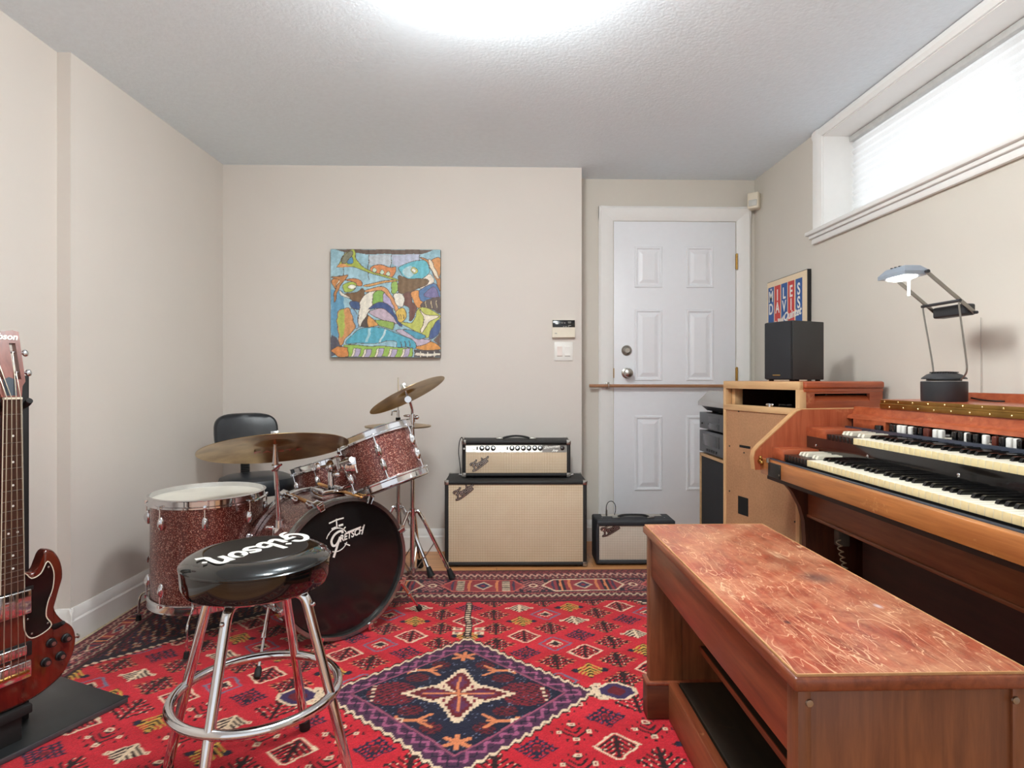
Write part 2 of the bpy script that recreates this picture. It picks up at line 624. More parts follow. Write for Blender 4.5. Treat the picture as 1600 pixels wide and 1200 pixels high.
def dyed_grid(name, nx, ny, pos_fn, colors, m, parent=None, flip=False):
    """a sheet of nx x ny points with one dye colour per point (colors: (ny, nx, 3) sRGB 0-255)"""
    P = pos_fn()                                   # (ny, nx, 3)
    me = bpy.data.meshes.new(name)
    me.vertices.add(nx * ny)
    me.vertices.foreach_set('co', P.reshape(-1).astype(np.float32))
    ii, jj = np.meshgrid(np.arange(nx - 1), np.arange(ny - 1))
    a = (jj * nx + ii).ravel()
    q = np.stack([a, a + 1, a + nx + 1, a + nx], 1)
    if flip:
        q = q[:, ::-1]
    nf = len(q)
    me.loops.add(nf * 4)
    me.loops.foreach_set('vertex_index', q.reshape(-1).astype(np.int32))
    me.polygons.add(nf)
    me.polygons.foreach_set('loop_start', (np.arange(nf) * 4).astype(np.int32))
    me.update(calc_edges=True)
    me.validate()
    at = me.color_attributes.new('dye', 'FLOAT_COLOR', 'POINT')
    c = colors.reshape(-1, 3) / 255.0
    c = np.where(c <= 0.04045, c / 12.92, ((c + 0.055) / 1.055) ** 2.4)
    c = np.concatenate([c, np.ones((len(c), 1))], 1)
    at.data.foreach_set('color', c.reshape(-1).astype(np.float32))
    return link(name, me, m, parent, 0)


def inside(px, py, poly):
    r = np.zeros(px.shape, bool)
    n = len(poly)
    for i in range(n):
        x1, y1 = poly[i]
        x2, y2 = poly[(i + 1) % n]
        if y1 == y2:
            continue
        cnd = ((y1 > py) != (y2 > py)) & (px < (x2 - x1) * (py - y1) / (y2 - y1) + x1)
        r ^= cnd
    return r


def near_line(px, py, pts, w):
    r = np.zeros(px.shape, bool)
    for (x1, y1), (x2, y2) in zip(pts, pts[1:]):
        dx, dy = x2 - x1, y2 - y1
        L2 = dx * dx + dy * dy + 1e-9
        t = np.clip(((px - x1) * dx + (py - y1) * dy) / L2, 0, 1)
        r |= (px - x1 - t * dx) ** 2 + (py - y1 - t * dy) ** 2 < w * w
    return r


# ------------------------------------------------------------------ the room
ZC = 2.37          # ceiling height
YB = 3.74          # back wall
YD = 3.95          # recessed door wall
XR = 1.70          # right wall
YREAR = -1.6

MB().box(-2.4, 2.3, YREAR, 4.1, -0.06, 0.0).build('floor', M_['floor'], kind='structure')
MB().box(-2.4, 2.3, YREAR, 4.1, ZC, ZC + 0.06).build('ceiling', M_['ceil'], kind='structure')
# left wall: the far stretch stands a little further into the room than the near one
wl = MB()
wl.box(-2.1, -1.762, YREAR, 2.6, 0, ZC + 0.02)
wl.prism([(-1.708, 2.47), (-1.672, YB), (-1.672, 3.9), (-2.1, 3.9), (-2.1, 2.47)], lambda a, b, t: (a, b, t), 0.0, ZC + 0.02)
wl.build('wall_left', M_['wall'], kind='structure')
MB().box(-1.9, 0.528, YB, 4.05, 0, ZC).build('wall_back', M_['wall'], kind='structure')
MB().box(0.528, 1.9, YD, 4.08, 0, ZC).build('wall_door_side', M_['wall_r'], kind='structure')
wr = MB()
WY0, WY1, WZ0, WZ1 = 1.10, 3.105, 1.845, 2.325        # window opening
wr.box(XR, 1.95, YREAR, WY0, 0, ZC)
wr.box(XR, 1.95, WY1, 4.08, 0, ZC)
wr.box(XR, 1.95, WY0, WY1, 0, WZ0)
wr.box(XR, 1.95, WY0, WY1, WZ1, ZC)
wr.build('wall_right', M_['wall_r'], kind='structure')


def skirting(name, p0, p1, nrm):
    """profiled baseboard between two floor points; nrm points into the room"""
    prof = [(0, 0), (0.016, 0), (0.016, 0.088), (0.012, 0.096), (0.012, 0.112), (0.007, 0.128), (0.004, 0.138), (0, 0.138)]
    p0, p1, nrm = Vector(p0), Vector(p1), Vector(nrm).normalized()
    MB().prism(prof, lambda a, b, t: (p0 if t == 0 else p1) + nrm * a + Vector((0, 0, b)), 0, 1).build(name, M_['trim'], kind='structure', ang=25)


d = Vector((-1.672 + 1.708, YB - 2.47, 0))
nl = Vector((d.y, -d.x, 0)).normalized()
skirting('baseboard_left', (-1.708, 2.455, 0), (-1.672, YB, 0), nl)
skirting('baseboard_left_return', (-1.762, 2.47, 0), (-1.693, 2.47, 0), (0, -1, 0))
skirting('baseboard_left_near', (-1.762, YREAR, 0), (-1.762, 2.47, 0), (1, 0, 0))
skirting('baseboard_back', (-1.672, YB, 0), (0.528, YB, 0), (0, -1, 0))
skirting('baseboard_door_side', (0.528, YD, 0), (0.690, YD, 0), (0, -1, 0))
skirting('baseboard_right', (XR, 2.0, 0), (XR, YD, 0), (-1, 0, 0))

# window in the right wall: casing, deep jambs, stool and apron, glass
casing_prof = [(0, 0), (0.085, 0), (0.085, 0.012), (0.07, 0.02), (0.03, 0.022), (0.012, 0.016), (0, 0.012)]
w1 = bpy.data.objects.new('window_1', None)
COL.objects.link(w1)
w1.location = (XR, 2.1, WZ0)
w1['kind'] = 'structure'
Mi = T(-XR, -2.1, -WZ0)
mb = MB()
mb.prism(casing_prof, lambda a, b, t: (XR - b, WY1 + a, t), WZ0 - 0.02, ZC - 0.002)
mb.prism(casing_prof, lambda a, b, t: (XR - b, WY0 - a, t), WZ0 - 0.02, ZC - 0.002)
mb.prism([(0, 0), (0.042, 0), (0.042, 0.018), (0.02, 0.02), (0, 0.012)], lambda a, b, t: (XR - b, t, WZ1 + a), WY0 - 0.085, WY1 + 0.085)
mb.build('casing', M_['trim'], w1, Mi, 25)
mb = MB()
mb.box(XR - 0.045, XR + 0.004, WY0 - 0.11, WY1 + 0.11, WZ0 - 0.022, WZ0, 0.006)
mb.box(XR - 0.03, XR, WY0 - 0.095, WY1 + 0.095, WZ0 - 0.04, WZ0 - 0.022, 0.004)
mb.box(XR - 0.02, XR, WY0 - 0.085, WY1 + 0.085, WZ0 - 0.07, WZ0 - 0.04, 0.006)
mb.build('window_sill', M_['trim'], w1, Mi, 25)
mb = MB()
mb.box(XR - 0.002, 1.93, WY1 - 0.004, WY1 + 0.012, WZ0, WZ1)
mb.box(XR - 0.002, 1.93, WY0 - 0.012, WY0 + 0.004, WZ0, WZ1)
mb.box(XR - 0.002, 1.93, WY0, WY1, WZ1 - 0.004, WZ1 + 0.012)
mb.box(XR - 0.002, 1.93, WY0, WY1, WZ0 - 0.012, WZ0 + 0.004)
mb.build('jamb', M_['trim'], w1, Mi)
mb = MB()
mb.box(1.905, 1.945, WY0, WY0 + 0.045, WZ0, WZ1).box(1.905, 1.945, WY1 - 0.045, WY1, WZ0, WZ1)
mb.box(1.905, 1.945, WY0, WY1, WZ0, WZ0 + 0.04).box(1.905, 1.945, WY0, WY1, WZ1 - 0.04, WZ1)
mb.box(1.905, 1.945, 2.08, 2.12, WZ0, WZ1)
mb.build('window_frame', M_['trim'], w1, Mi)
MB().box(1.922, 1.927, WY0 + 0.04, WY1 - 0.04, WZ0 + 0.03, WZ1 - 0.03).build('pane', glass_mat('window glass'), w1, Mi)

bl = thing('window_blind', 'white pleated cellular blind drawn down over the high window', 'blind', (1.85, 2.1, WZ0 + 0.004))
mb = MB()
prof = []
n = 25
z0, z1 = WZ0 + 0.014, WZ1 - 0.034
for i in range(n + 1):
    z = z0 + (z1 - z0) * i / n
    prof.append((1.856 if i % 2 else 1.846, z))
bm = mb.bm
ra = [bm.verts.new((x, WY0 + 0.012, z)) for x, z in prof]
rb = [bm.verts.new((x, WY1 - 0.008, z)) for x, z in prof]
for i in range(n):
    bm.faces.new((ra[i], rb[i], rb[i + 1], ra[i + 1]))
Mi = T(-1.85, -2.1, -WZ0 - 0.004)
mb.build('pleated_fabric', M_['blind'], bl, Mi, 5)
MB().box(1.832, 1.872, WY0 + 0.01, WY1 - 0.006, z1, WZ1 - 0.006, 0.003).build('head_rail', mat('pale grey rail', (200, 200, 198), 0.4), bl, Mi)
MB().box(1.838, 1.866, WY0 + 0.01, WY1 - 0.006, WZ0 + 0.004, z0 + 0.003, 0.003).build('bottom_rail', M_['white'], bl, Mi)

# ------------------------------------------------------------------ the door
DX0, DX1, DZ1 = 0.768, 1.572, 2.092
mb = MB()
cp = [(0, 0), (0.094, 0), (0.094, 0.014), (0.08, 0.024), (0.05, 0.02), (0.02, 0.016), (0.008, 0.01), (0, 0.008)]
mb.prism(cp, lambda a, b, t: (DX0 - 0.006 - a, YD - b, t), 0.0, DZ1 + 0.004 + 0.094)
mb.prism(cp, lambda a, b, t: (DX1 + 0.006 + a, YD - b, t), 0.0, DZ1 + 0.004 + 0.094)
mb.prism(cp, lambda a, b, t: (t, YD - b - 0.0005, DZ1 + 0.004 + a), DX0 - 0.1, DX1 + 0.1)
mb.build('trim_1', M_['trim'], kind='structure', ang=25)
d1 = bpy.data.objects.new('door_1', None)
COL.objects.link(d1)
d1.location = ((DX0 + DX1) / 2, YD, 0)
d1['kind'] = 'structure'
Mi = T(-(DX0 + DX1) / 2, -YD, 0)
YF = YD - 0.008      # door face
mb = MB()
mb.box(DX0, DX1, YF, YD + 0.03, 0.012, DZ1, 0.002)
mb.build('door_slab', M_['door'], d1, Mi)
for (x0, x1) in ((0.903, 1.086), (1.243, 1.426)):
    for (za, zb) in ((1.658, 1.929), (1.047, 1.516), (0.328, 0.818)):
        mb = MB()
        # moulded rim
        rim = [(0, 0), (0.004, 0.006), (0.014, 0.006), (0.02, 0.0)]
        pts = [(x0, za), (x1, za), (x1, zb), (x0, zb)]
        for k in range(4):
            (ax, az), (bx, bz) = pts[k], pts[(k + 1) % 4]
            tx, tz = (bx - ax), (bz - az)
            L = math.hypot(tx, tz)
            tx, tz = tx / L, tz / L
            nx, nz = -tz, tx
            mb.prism(rim, lambda a, b, t, ax=ax, az=az, tx=tx, tz=tz, nx=nx, nz=nz, L=L:
                     (ax + tx * (t * L) + (tx * a if t == 0 else -tx * a) + nx * a, YF - b,
                      az + tz * (t * L) + (tz * a if t == 0 else -tz * a) + nz * a), 0, 1)
        # raised field with a wide bevel
        i0, i1 = 0.03, 0.052
        bm = mb.bm
        o_ = [bm.verts.new((x, YF - 0.0005, z)) for x, z in ((x0 + i0, za + i0), (x1 - i0, za + i0), (x1 - i0, zb - i0), (x0 + i0, zb - i0))]
        p_ = [bm.verts.new((x, YF - 0.007, z)) for x, z in ((x0 + i1, za + i1), (x1 - i1, za + i1), (x1 - i1, zb - i1), (x0 + i1, zb - i1))]
        for k in range(4):
            bm.faces.new((o_[k], o_[(k + 1) % 4], p_[(k + 1) % 4], p_[k]))
        bm.faces.new(p_)
        mb.build('door_panel', M_['door'], d1, Mi, 12)
KY = YF
Mk = axis_frame((0.851, KY, 1.246), (0, -1, 0))
MB().lathe([(0, 0), (0.034, 0), (0.034, 0.006), (0.028, 0.014), (0.02, 0.018), (0.016, 0.03), (0, 0.03)], 32, Mk).build('deadbolt', M_['nickel'], d1, Mi)
Mk = axis_frame((0.851, KY, 1.098), (0, -1, 0))
MB().lathe([(0, 0), (0.034, 0), (0.034, 0.005), (0.018, 0.012), (0.013, 0.03), (0.02, 0.036), (0.029, 0.046), (0.031, 0.058), (0.026, 0.07), (0.012, 0.076), (0, 0.077)], 32, Mk).build('door_knob', M_['nickel'], d1, Mi)
for z in (1.83, 1.085, 0.25):
    mb = MB()
    mb.box(DX1 - 0.002, DX1 + 0.012, YF - 0.010, YF + 0.002, z - 0.05, z + 0.05, 0.002)
    mb.cyl((DX1 + 0.004, YF - 0.012, z - 0.052), (DX1 + 0.004, YF - 0.012, z + 0.052), 0.006, seg=12)
    mb.build('hinge', M_['brass'], d1, Mi)
MB().box(DX0 - 0.004, DX0 + 0.001, YF - 0.004, YF + 0.002, 1.066, 1.13).build('latch_plate', M_['brass'], d1, Mi)

# wooden bar across the door
bar = thing('door_bar', 'slim brown wooden dowel held horizontally across the white door', 'bar', (1.15, 3.90, 1.0))
Mi = T(-1.15, -3.90, -1.0)
MB().cyl((0.60, 3.90, 1.015), (1.66, 3.90, 1.013), 0.0105, seg=16).build('dowel', M_['dowel'], bar, Mi)
for x in (0.722, 1.62):
    mb = MB()
    mb.box(x - 0.012, x + 0.012, 3.916, 3.928, 0.995, 1.04, 0.002)
    mb.tube(smooth([(x, 3.918, 1.03), (x, 3.89, 1.032), (x, 3.883, 1.015), (x, 3.89, 0.999), (x, 3.918, 0.998)], 5), 0.0032, 8)
    mb.build('bracket', M_['nickel'], bar, Mi)

# motion detector, alarm keypad, switch plate
md = thing('motion_detector', 'small ivory motion detector high in the corner above the door', 'sensor', (1.662, 3.865, 2.155), math.radians(-40))
MB().box(-0.036, 0.036, -0.03, 0.03, 0, 0.105, 0.01, 3).build('housing', M_['cream'], md)
MB().box(-0.026, 0.026, -0.034, -0.028, 0.016, 0.055, 0.004).build('lens', mat('frosted lens', (205, 203, 196), 0.5), md)
MB().box(-0.01, 0.01, 0.028, 0.075, 0.03, 0.08, 0.004).build('bracket', M_['cream'], md)

kp = thing('alarm_keypad', 'ivory alarm keypad with black display above the light switches', 'keypad', (0.413, YB, 1.312))
mb = MB()
mb.prism([(0, 0), (-0.028, 0.004), (-0.024, 0.062), (-0.02, 0.112), (0, 0.112)], lambda a, b, t: (t, a, b), -0.07, 0.07)
mb.build('housing', M_['cream'], kp, None, 20)
Mf = frame((0, -0.0226, 0.088), (1, 0, 0), (0, 0.08, 0.997), (0, -0.997, 0.08))
MB().box(-0.069, 0.069, -0.022, 0.022, -0.001, 0.0025, 0.001, M=Mf).build('display', M_['blackgloss'], kp)
mb = MB()
for (x, y, w) in ((-0.036, 0.004, 0.02), (-0.01, 0.004, 0.012), (0.006, 0.004, 0.008), (0.036, 0.011, 0.02), (0.036, 0.004, 0.018), (0.036, -0.011, 0.018), (0.0, -0.018, 0.008), (0.014, -0.018, 0.01), (0.03, -0.018, 0.008)):
    mb.box(x - w / 2, x + w / 2, y - 0.0014, y + 0.0014, 0.002, 0.0034, M=Mf)
mb.build('display_marks', mat('grey legend', (170, 168, 160), 0.5), kp)
MB().box(-0.056, -0.042, -0.0275, -0.0245, 0.026, 0.03).build('badge', mat('grey badge', (140, 136, 130), 0.5), kp)

sp = thing('switch_plate', 'white double rocker switch plate below the alarm keypad', 'light switch', (0.414, YB, 1.172))
MB().box(-0.057, 0.057, -0.007, 0, 0, 0.116, 0.003).build('plate', M_['white'], sp)
for x in (-0.024, 0.024):
    mb = MB()
    mb.prism([(-0.006, 0.026), (-0.013, 0.032), (-0.009, 0.06), (-0.011, 0.088), (-0.006, 0.09)], lambda a, b, t: (t, a, b), x - 0.016, x + 0.016)
    mb.build('rocker', mat('pale pink-white plastic', (236, 224, 216), 0.4, var=0.01) if x < 0 else M_['white'], sp, None, 20)

# ceiling light (just above the frame)
for y, lab, dz, pw in ((1.82, 'round opal glass dome light on the ceiling, nearer the door', 0.165, 47.0), (0.95, 'round opal glass dome light on the ceiling, farther from the door', 0.36, 19.0)):
    opal = emit_mat('lit opal glass', (0.96, 0.995, 0.99, 1), pw)
    cl = thing('ceiling_light', lab, 'ceiling light', (0.0, y, ZC), 0, 'dome ceiling lights')
    MB().lathe([(0, 0), (0.15, 0), (0.15, -0.012), (0.145, -0.018), (0, -0.018)], 48).build('base', M_['nickel'], cl)
    MB().cyl((0, 0, -0.018), (0, 0, 0.16 - dz), 0.02, seg=16).build('stem', M_['nickel'], cl) if dz > 0.2 else None  # farther lamp is unseen; hung low on its stem to brighten the ceiling
    MB().lathe([(0.14, 0.147 - dz), (0.142, 0.105 - dz), (0.13, 0.06 - dz), (0.10, 0.022 - dz), (0.055, 0.005 - dz), (0.02, 0.001 - dz), (0, -dz)], 48).build('glass_shade', opal, cl)

# ------------------------------------------------------------------ rug
RXC, RYC = -0.122, 2.02
RHX, RHY = 1.543, 1.30


def rug():
    step = 0.005
    xs = np.arange(-RHX, RHX + step / 2, step)
    y_lo = -1.25
    ys = np.arange(y_lo, RHY + step / 2, step)
    nx, ny = len(xs), len(ys)
    X, Y = np.meshgrid(xs, ys)
    rng = np.random.default_rng(5)
    # hand-knotted wobble
    Xw = X + 0.006 * np.sin(Y * 9 + 1) + 0.003 * np.sin(Y * 31)
    Yw = Y + 0.006 * np.sin(X * 7)
    Cc = np.zeros((ny, nx, 3))
    DK, NV, CR, YL, GB, MR, PK, OR = [np.array(c, float) for c in (
        (44, 22, 24), (30, 30, 52), (226, 200, 168), (206, 162, 70), (108, 112, 134), (104, 24, 34), (176, 84, 96), (214, 128, 84))]
    RED = np.array((196, 34, 48), float)
    Cc[:] = RED
    Cc += (np.sin(Yw * 40) * 5 + np.sin(Yw * 13 + 2) * 6)[..., None] * np.array((1, .6, .6))

    def put(m, c):
        Cc[m] = c

    # lattice of small floral lozenges
    def lattice(mask, a=0.115, b=0.075):
        p, q = Xw / a, Yw / b
        S, Tt = np.round((p + q) / 2), np.round((p - q) / 2)
        I, J = S + Tt, S - Tt
        kn = 0.0054
        i = np.floor(np.abs(Xw - I * a) / kn).astype(int)
        j = np.floor((Yw - J * b) / kn + 0.5).astype(int)
        h = (np.abs(I) * 5 + J * 3 + np.abs(I) * np.abs(J)).astype(int) % 8
        aj = np.abs(j)
        dia = i / 13.5 + aj / 12.0
        inn = mask & (dia < 1.0)
        stem = (i == 0) & (aj < 10)
        chev = ((i + j) % 4 < 2)                 # V-shaped branches
        chev2 = ((i - j) % 5 < 2)
        edge = (dia > 0.80)
        step = edge & ((i + aj) % 3 != 1)         # ragged outline
        dots = ((i % 4 == 2) & (j % 4 == 1))
        dots2 = ((i % 5 == 3) & (aj % 4 == 2))
        for k in range(8):
            m = inn & (h == k)
            if k == 0:                             # pale stepped lozenge
                put(m & (dia < 0.78) & (chev | stem), DK)
                put(m & step, CR)
                put(m & dots & ~edge, CR)
            elif k == 1:                           # dense dark leaf
                put(m & (chev | chev2 | stem), DK)
                put(m & dots2, CR)
                put(m & edge & (aj % 3 == 0), OR)
            elif k == 2:                           # yellow cross
                put(m & (((aj <= 1) | (i <= 1)) & (dia < 0.9)), DK)
                put(m & (chev & ~edge), YL)
                put(m & ((np.abs(i - 9) <= 1) & (aj <= 2)), NV)
            elif k == 3:                           # tree with berries
                put(m & (chev2 | stem) & (dia < 0.9), DK)
                put(m & dots, CR)
                put(m & edge & (i % 3 == 0), DK)
            elif k == 4:                           # white palmette
                put(m & (dia < 0.72), DK)
                put(m & (dia < 0.72) & (chev | stem), CR)
                put(m & (np.abs(i - 10) <= 1) & (aj <= 1), CR)
                put(m & (i == 10) & (j == 0), RED * 0.8)
            elif k == 5:                           # blue-grey stepped star
                put(m & step, GB)
                put(m & (dia < 0.5) & chev, CR)
                put(m & (dia < 0.3), DK)
            elif k == 6:                           # navy rosette
                put(m & (dia < 0.85) & (chev | chev2), NV)
                put(m & dots2, np.array((126, 70, 110.)))
                put(m & (dia < 0.22), MR)
            else:                                  # four white squares round a dark cross
                put(m & (chev2 & (dia < 0.7)), DK)
                sq = ((np.abs(i - 8) <= 1) & (aj <= 1)) | ((i <= 1) & (np.abs(aj - 7) <= 1))
                put(m & sq, CR)
                put(m & (((i == 8) & (j == 0)) | ((i == 0) & (aj == 7))), RED * 0.7)
                put(m & edge & (i % 4 == 0), DK)

    ax, ay = np.abs(Xw), np.abs(Yw)
    field = (ax < 1.40) & (ay < 0.84)
    lattice(field)
    # spandrels in the corners
    q = 0.018
    sx = np.floor(ax / q) * q
    s = sx + ay
    spd = field & (s > 1.60)
    put(spd, np.array((34, 22, 36), float))
    mk = spd & (s > 1.66)
    bx = ((np.floor(ax / 0.012) * 5 + np.floor(ay / 0.012) * 3 + (np.floor(ax / 0.05) * np.floor(ay / 0.06))) % 11)
    put(mk & (bx == 0), CR * 0.8)
    put(mk & ((bx == 3) | (bx == 4) | (bx == 7)), MR)
    put(mk & (bx == 8), OR * 0.8)
    put(mk & (bx == 2), np.array((52, 30, 70.)))
    put(field & (np.abs(s - 1.60) < 0.007), CR)
    put(field & (np.abs(s - 1.585) < 0.005), DK)

    # medallion
    HX, HY = 0.45, 0.425
    mm = ax / HX + ay / HY
    tri = np.abs(((ax / 0.033) % 1) - 0.5) * 4 - 1
    m = mm + 0.022 * tri
    put((m < 1.04), DK)
    put((m < 1.02), CR)
    put((m < 0.985), np.array((74, 40, 66), float))
    band = (mm < 0.95) & (mm > 0.80)
    u = (ax / HX - ay / HY) * 9.0
    v = (mm - 0.875) / 0.06
    scr = np.abs(v - 0.75 * np.sin(u * 2 * PI * 0.55)) < 0.38
    put(band & scr, np.array((158, 84, 116), float))
    put(band & (np.abs(v + 0.75 * np.sin(u * 2 * PI * 0.55)) < 0.16), np.array((28, 24, 44), float))
    put((mm < 0.80), np.array((150, 76, 98), float))
    nav = mm < 0.775
    put(nav, np.array((26, 28, 48), float))
    sp_ = nav & (rng.random(X.shape) < 0.035)
    put(sp_, GB)
    # floral clumps in the navy field
    for (cx, cy, rx, ry, c1) in ((0.22, 0.0, 0.085, 0.075, MR * 1.2), (0.15, 0.105, 0.04, 0.03, MR), (0.08, 0.2, 0.035, 0.03, MR), (0.15, -0.105, 0.04, 0.03, MR), (0.08, -0.2, 0.035, 0.03, MR)):
        dx, dy = (ax - cx) / rx, (Yw - cy) / ry
        blob = nav & (dx * dx + dy * dy < 1)
        pat = (np.floor(ax / 0.008) + np.floor(Yw / 0.008) * 2 + np.floor(ax / 0.025)) % 5
        put(blob & (pat < 3), c1)
        put(blob & (pat == 4), DK)
    put(nav & (np.abs(ax - 0.285) < 0.006) & (ay < 0.05) & ((np.floor(Yw / 0.012) % 2) == 0), CR)
    # orange forked sprigs
    for (cx, cy) in ((0.125, 0.16), (0.125, -0.16)):
        sg = 1
        for pts in (((cx - 0.03, cy), (cx + 0.05, cy)), ((cx, cy), (cx - 0.045, cy + 0.035)), ((cx, cy), (cx - 0.045, cy - 0.035)), ((cx + 0.05, cy), (cx + 0.065, cy + 0.02)), ((cx + 0.05, cy), (cx + 0.065, cy - 0.02))):
            put(nav & near_line(ax, Yw, pts, 0.006), OR)
        put(nav & (np.abs(ax - cx - 0.052) < 0.011) & (np.abs(Yw - cy) < 0.011), CR)
        put(nav & (np.abs(ax - cx - 0.052) < 0.005) & (np.abs(Yw - cy) < 0.005), MR)
    for cy in (0.27, -0.27):
        for pts in (((0, cy - 0.03), (0, cy + 0.03)), ((0, cy), (0.035, cy + 0.018)), ((0, cy), (0.035, cy - 0.018))):
            put(nav & near_line(ax, Yw, pts, 0.008), OR)
    # central star of four petals
    qx, qy = np.floor(ax / 0.009) * 0.009, np.floor(ay / 0.009) * 0.009
    put((qx / 0.118 + qy / 0.122) < 1.0, CR)
    put((qx / 0.098 + qy / 0.100) < 1.0, MR * 1.25)
    pv = qx / 0.044 + np.abs(qy - 0.068) / 0.078
    ph_ = np.abs(qx - 0.078) / 0.082 + qy / 0.040
    pp = np.minimum(pv, ph_)
    put(pp < 1.30, CR)
    put(pp < 0.95, MR)
    put(pp < 0.55, np.array((96, 44, 78), float))
    put(((ay < 0.005) & (ax < 0.12)) | ((ax < 0.005) & (ay < 0.11)), OR)
    put((ax > 0.158) & (ax < 0.178) & (ay < 0.009), CR)
    put((np.abs(ay - 0.152) < 0.008) & (ax < 0.012), CR)
    # pendants right and left, stems above and below
    px, py = (ax - 0.53) / 0.062, ay / 0.052
    pd = np.maximum(np.abs(px) * 0.75 + np.abs(py) * 0.8, np.abs(px))
    put((pd < 1.12) & (np.abs(py) < 1.1), CR)
    put((pd < 0.92) & (np.abs(py) < 0.95), np.array((62, 44, 84), float))
    put((pd < 0.5), MR)
    put((ay < 0.012) & (ax > 0.44) & (ax < 0.475), CR)
    hk = (np.abs(ax - 0.475) < 0.014) & (np.abs(ay - 0.045) < 0.01)
    put(hk, CR)
    stem = (ax < 0.009) & (ay > 0.44) & (ay < 0.82)
    put((ax < 0.016) & (ay > 0.44) & (ay < 0.82), DK)
    put(stem & ((np.floor(Yw / 0.012) % 2) == 0), CR)
    for cy in (0.50, 0.50):
        e = (np.abs(ax - 0.045) < 0.02) & (np.abs(np.abs(ay - cy) - 0.02) < 0.013)
        put(e, CR)
        put((np.abs(ax - 0.045) < 0.008) & (np.abs(np.abs(ay - cy) - 0.02) < 0.005), MR)
    # field edge line
    put(field & ((ax > 1.385) | (ay > 0.825)), DK)

    # borders
    ty = (RHY - ay) / (RHY - 0.84)
    tx = (RHX - ax) / (RHX - 1.40)
    side = tx < ty
    t = np.minimum(tx, ty)
    al = np.where(side, Yw, Xw)
    wd = np.where(side, (RHX - 1.40), (RHY - 0.84))
    bd = (t < 1)
    put(bd, np.array((112, 40, 48), float))
    k = np.floor(al / 0.008).astype(int)
    k2 = np.floor(al / 0.02).astype(int)
    put(bd & (t < 0.04), np.array((66, 24, 26), float))
    zz = np.abs(((al / 0.036) % 1) - 0.5) * 2

    def zig(lo, hi, ground, line, w=0.25):
        zn = bd & (t > lo) & (t < hi)
        put(zn, ground)
        put(zn & (np.abs((t - lo) / (hi - lo) - zz) < w), line)

    zig(0.06, 0.13, np.array((140, 60, 64.)), np.array((70, 30, 36.)))
    zig(0.15, 0.25, np.array((78, 40, 50.)), np.array((206, 158, 140.)), 0.3)
    put(bd & (t > 0.27) & (t < 0.31) & (k % 3 == 0), CR * 0.7)
    mn = bd & (t > 0.33) & (t < 0.76)
    put(mn, np.array((48, 34, 46), float))
    tc = (t - 0.545) / 0.215
    P = 0.51
    ph = ((al - 0.05) / P + 0.5) % 1
    blk = np.floor((al - 0.05) / P + 0.5).astype(int) % 2
    aa = np.abs(ph - 0.5) * P
    # flowers between the cartouches
    fx, fy = (0.255 - aa) / 0.07, tc / 0.8
    f1_ = mn & (fx * fx + fy * fy < 1)
    st_ = (np.floor(aa / 0.011) + np.floor(t * wd / 0.011)) % 3
    put(f1_ & (st_ == 0), np.array((196, 132, 124.)))
    put(f1_ & (st_ == 1), np.array((120, 40, 50.)))
    put(mn & (fx * fx + fy * fy < 0.10), CR)
    put(mn & (fx * fx + fy * fy < 0.03), MR)
    pt = (np.floor(al / 0.012) * 3 + np.floor(t * wd / 0.012) * 5) % 9
    put(mn & ~f1_ & (pt == 0), np.array((170, 90, 90.)))
    put(mn & ~f1_ & (pt == 4), MR * 1.3)
    oc = (np.abs(tc) < 0.90) & (aa / 0.215 + np.abs(tc) * 0.32 < 1.0)
    oc2 = (np.abs(tc) < 0.78) & (aa / 0.205 + np.abs(tc) * 0.32 < 0.98)
    put(mn & oc & (blk == 1), CR)
    put(mn & oc & (blk == 0), np.array((198, 96, 84.)))
    put(mn & oc2, np.array((150, 52, 58), float))
    ld = mn & oc2 & (np.abs(aa - 0.115) < 0.02)
    put(ld, np.array((46, 36, 50.)))
    put(ld & ((np.floor(t * wd / 0.009) % 2) == 0) & (blk == 0), CR)
    put(ld & (np.abs(aa - 0.115) < 0.006) & (blk == 1), OR)
    put(mn & oc2 & (np.abs(aa - 0.07) < 0.007), OR)
    put(mn & oc2 & (np.abs(aa - 0.155) < 0.006), np.array((70, 56, 80.)))
    ce = (aa / 0.05 + np.abs(tc) / 0.62)
    put(mn & oc2 & (ce < 1.0), CR * 0.9)
    put(mn & oc2 & (ce < 0.72), np.array((52, 50, 84.)))
    put(mn & oc2 & (ce < 0.3), MR * 1.4)
    put(bd & (t > 0.77) & (t < 0.80) & (k % 2 == 0), np.array((170, 90, 88.)))
    zig(0.81, 0.90, np.array((74, 34, 42.)), CR * 0.85, 0.28)
    zig(0.92, 0.98, np.array((120, 36, 46.)), DK)
    # wool: small per-knot differences
    Cc[:] = Cc * (1 + 0.14 * (rng.random(X.shape)[..., None] - 0.5))
    Cc[:] = np.clip(Cc, 0, 255)

    Z = np.full(X.shape, 0.011)
    Z += 0.0008 * rng.random(X.shape)
    Z[0, :] = Z[-1, :] = 0.0043
    Z[:, 0] = Z[:, -1] = 0.0043

    def pos():
        return np.stack([X, Y, Z], -1)
    o = dyed_grid('rug', nx, ny, pos, Cc, paint_mat('dyed wool pile', 0.95, True))
    o.location = (RXC, RYC, 0)
    tag(o, 'red and navy hand-knotted patterned wool rug covering the floor', 'rug')


rug()
pad = MB().box(-1.685, 1.45, 0.8, 3.27, 0.0005, 0.004).build('rug_pad', mat('oatmeal felt', (206, 190, 160), 0.9, var=0.3, vscale=120))
tag(pad, 'pale oatmeal underlay strip showing at the edge of the rug along the left baseboard', 'rug pad')

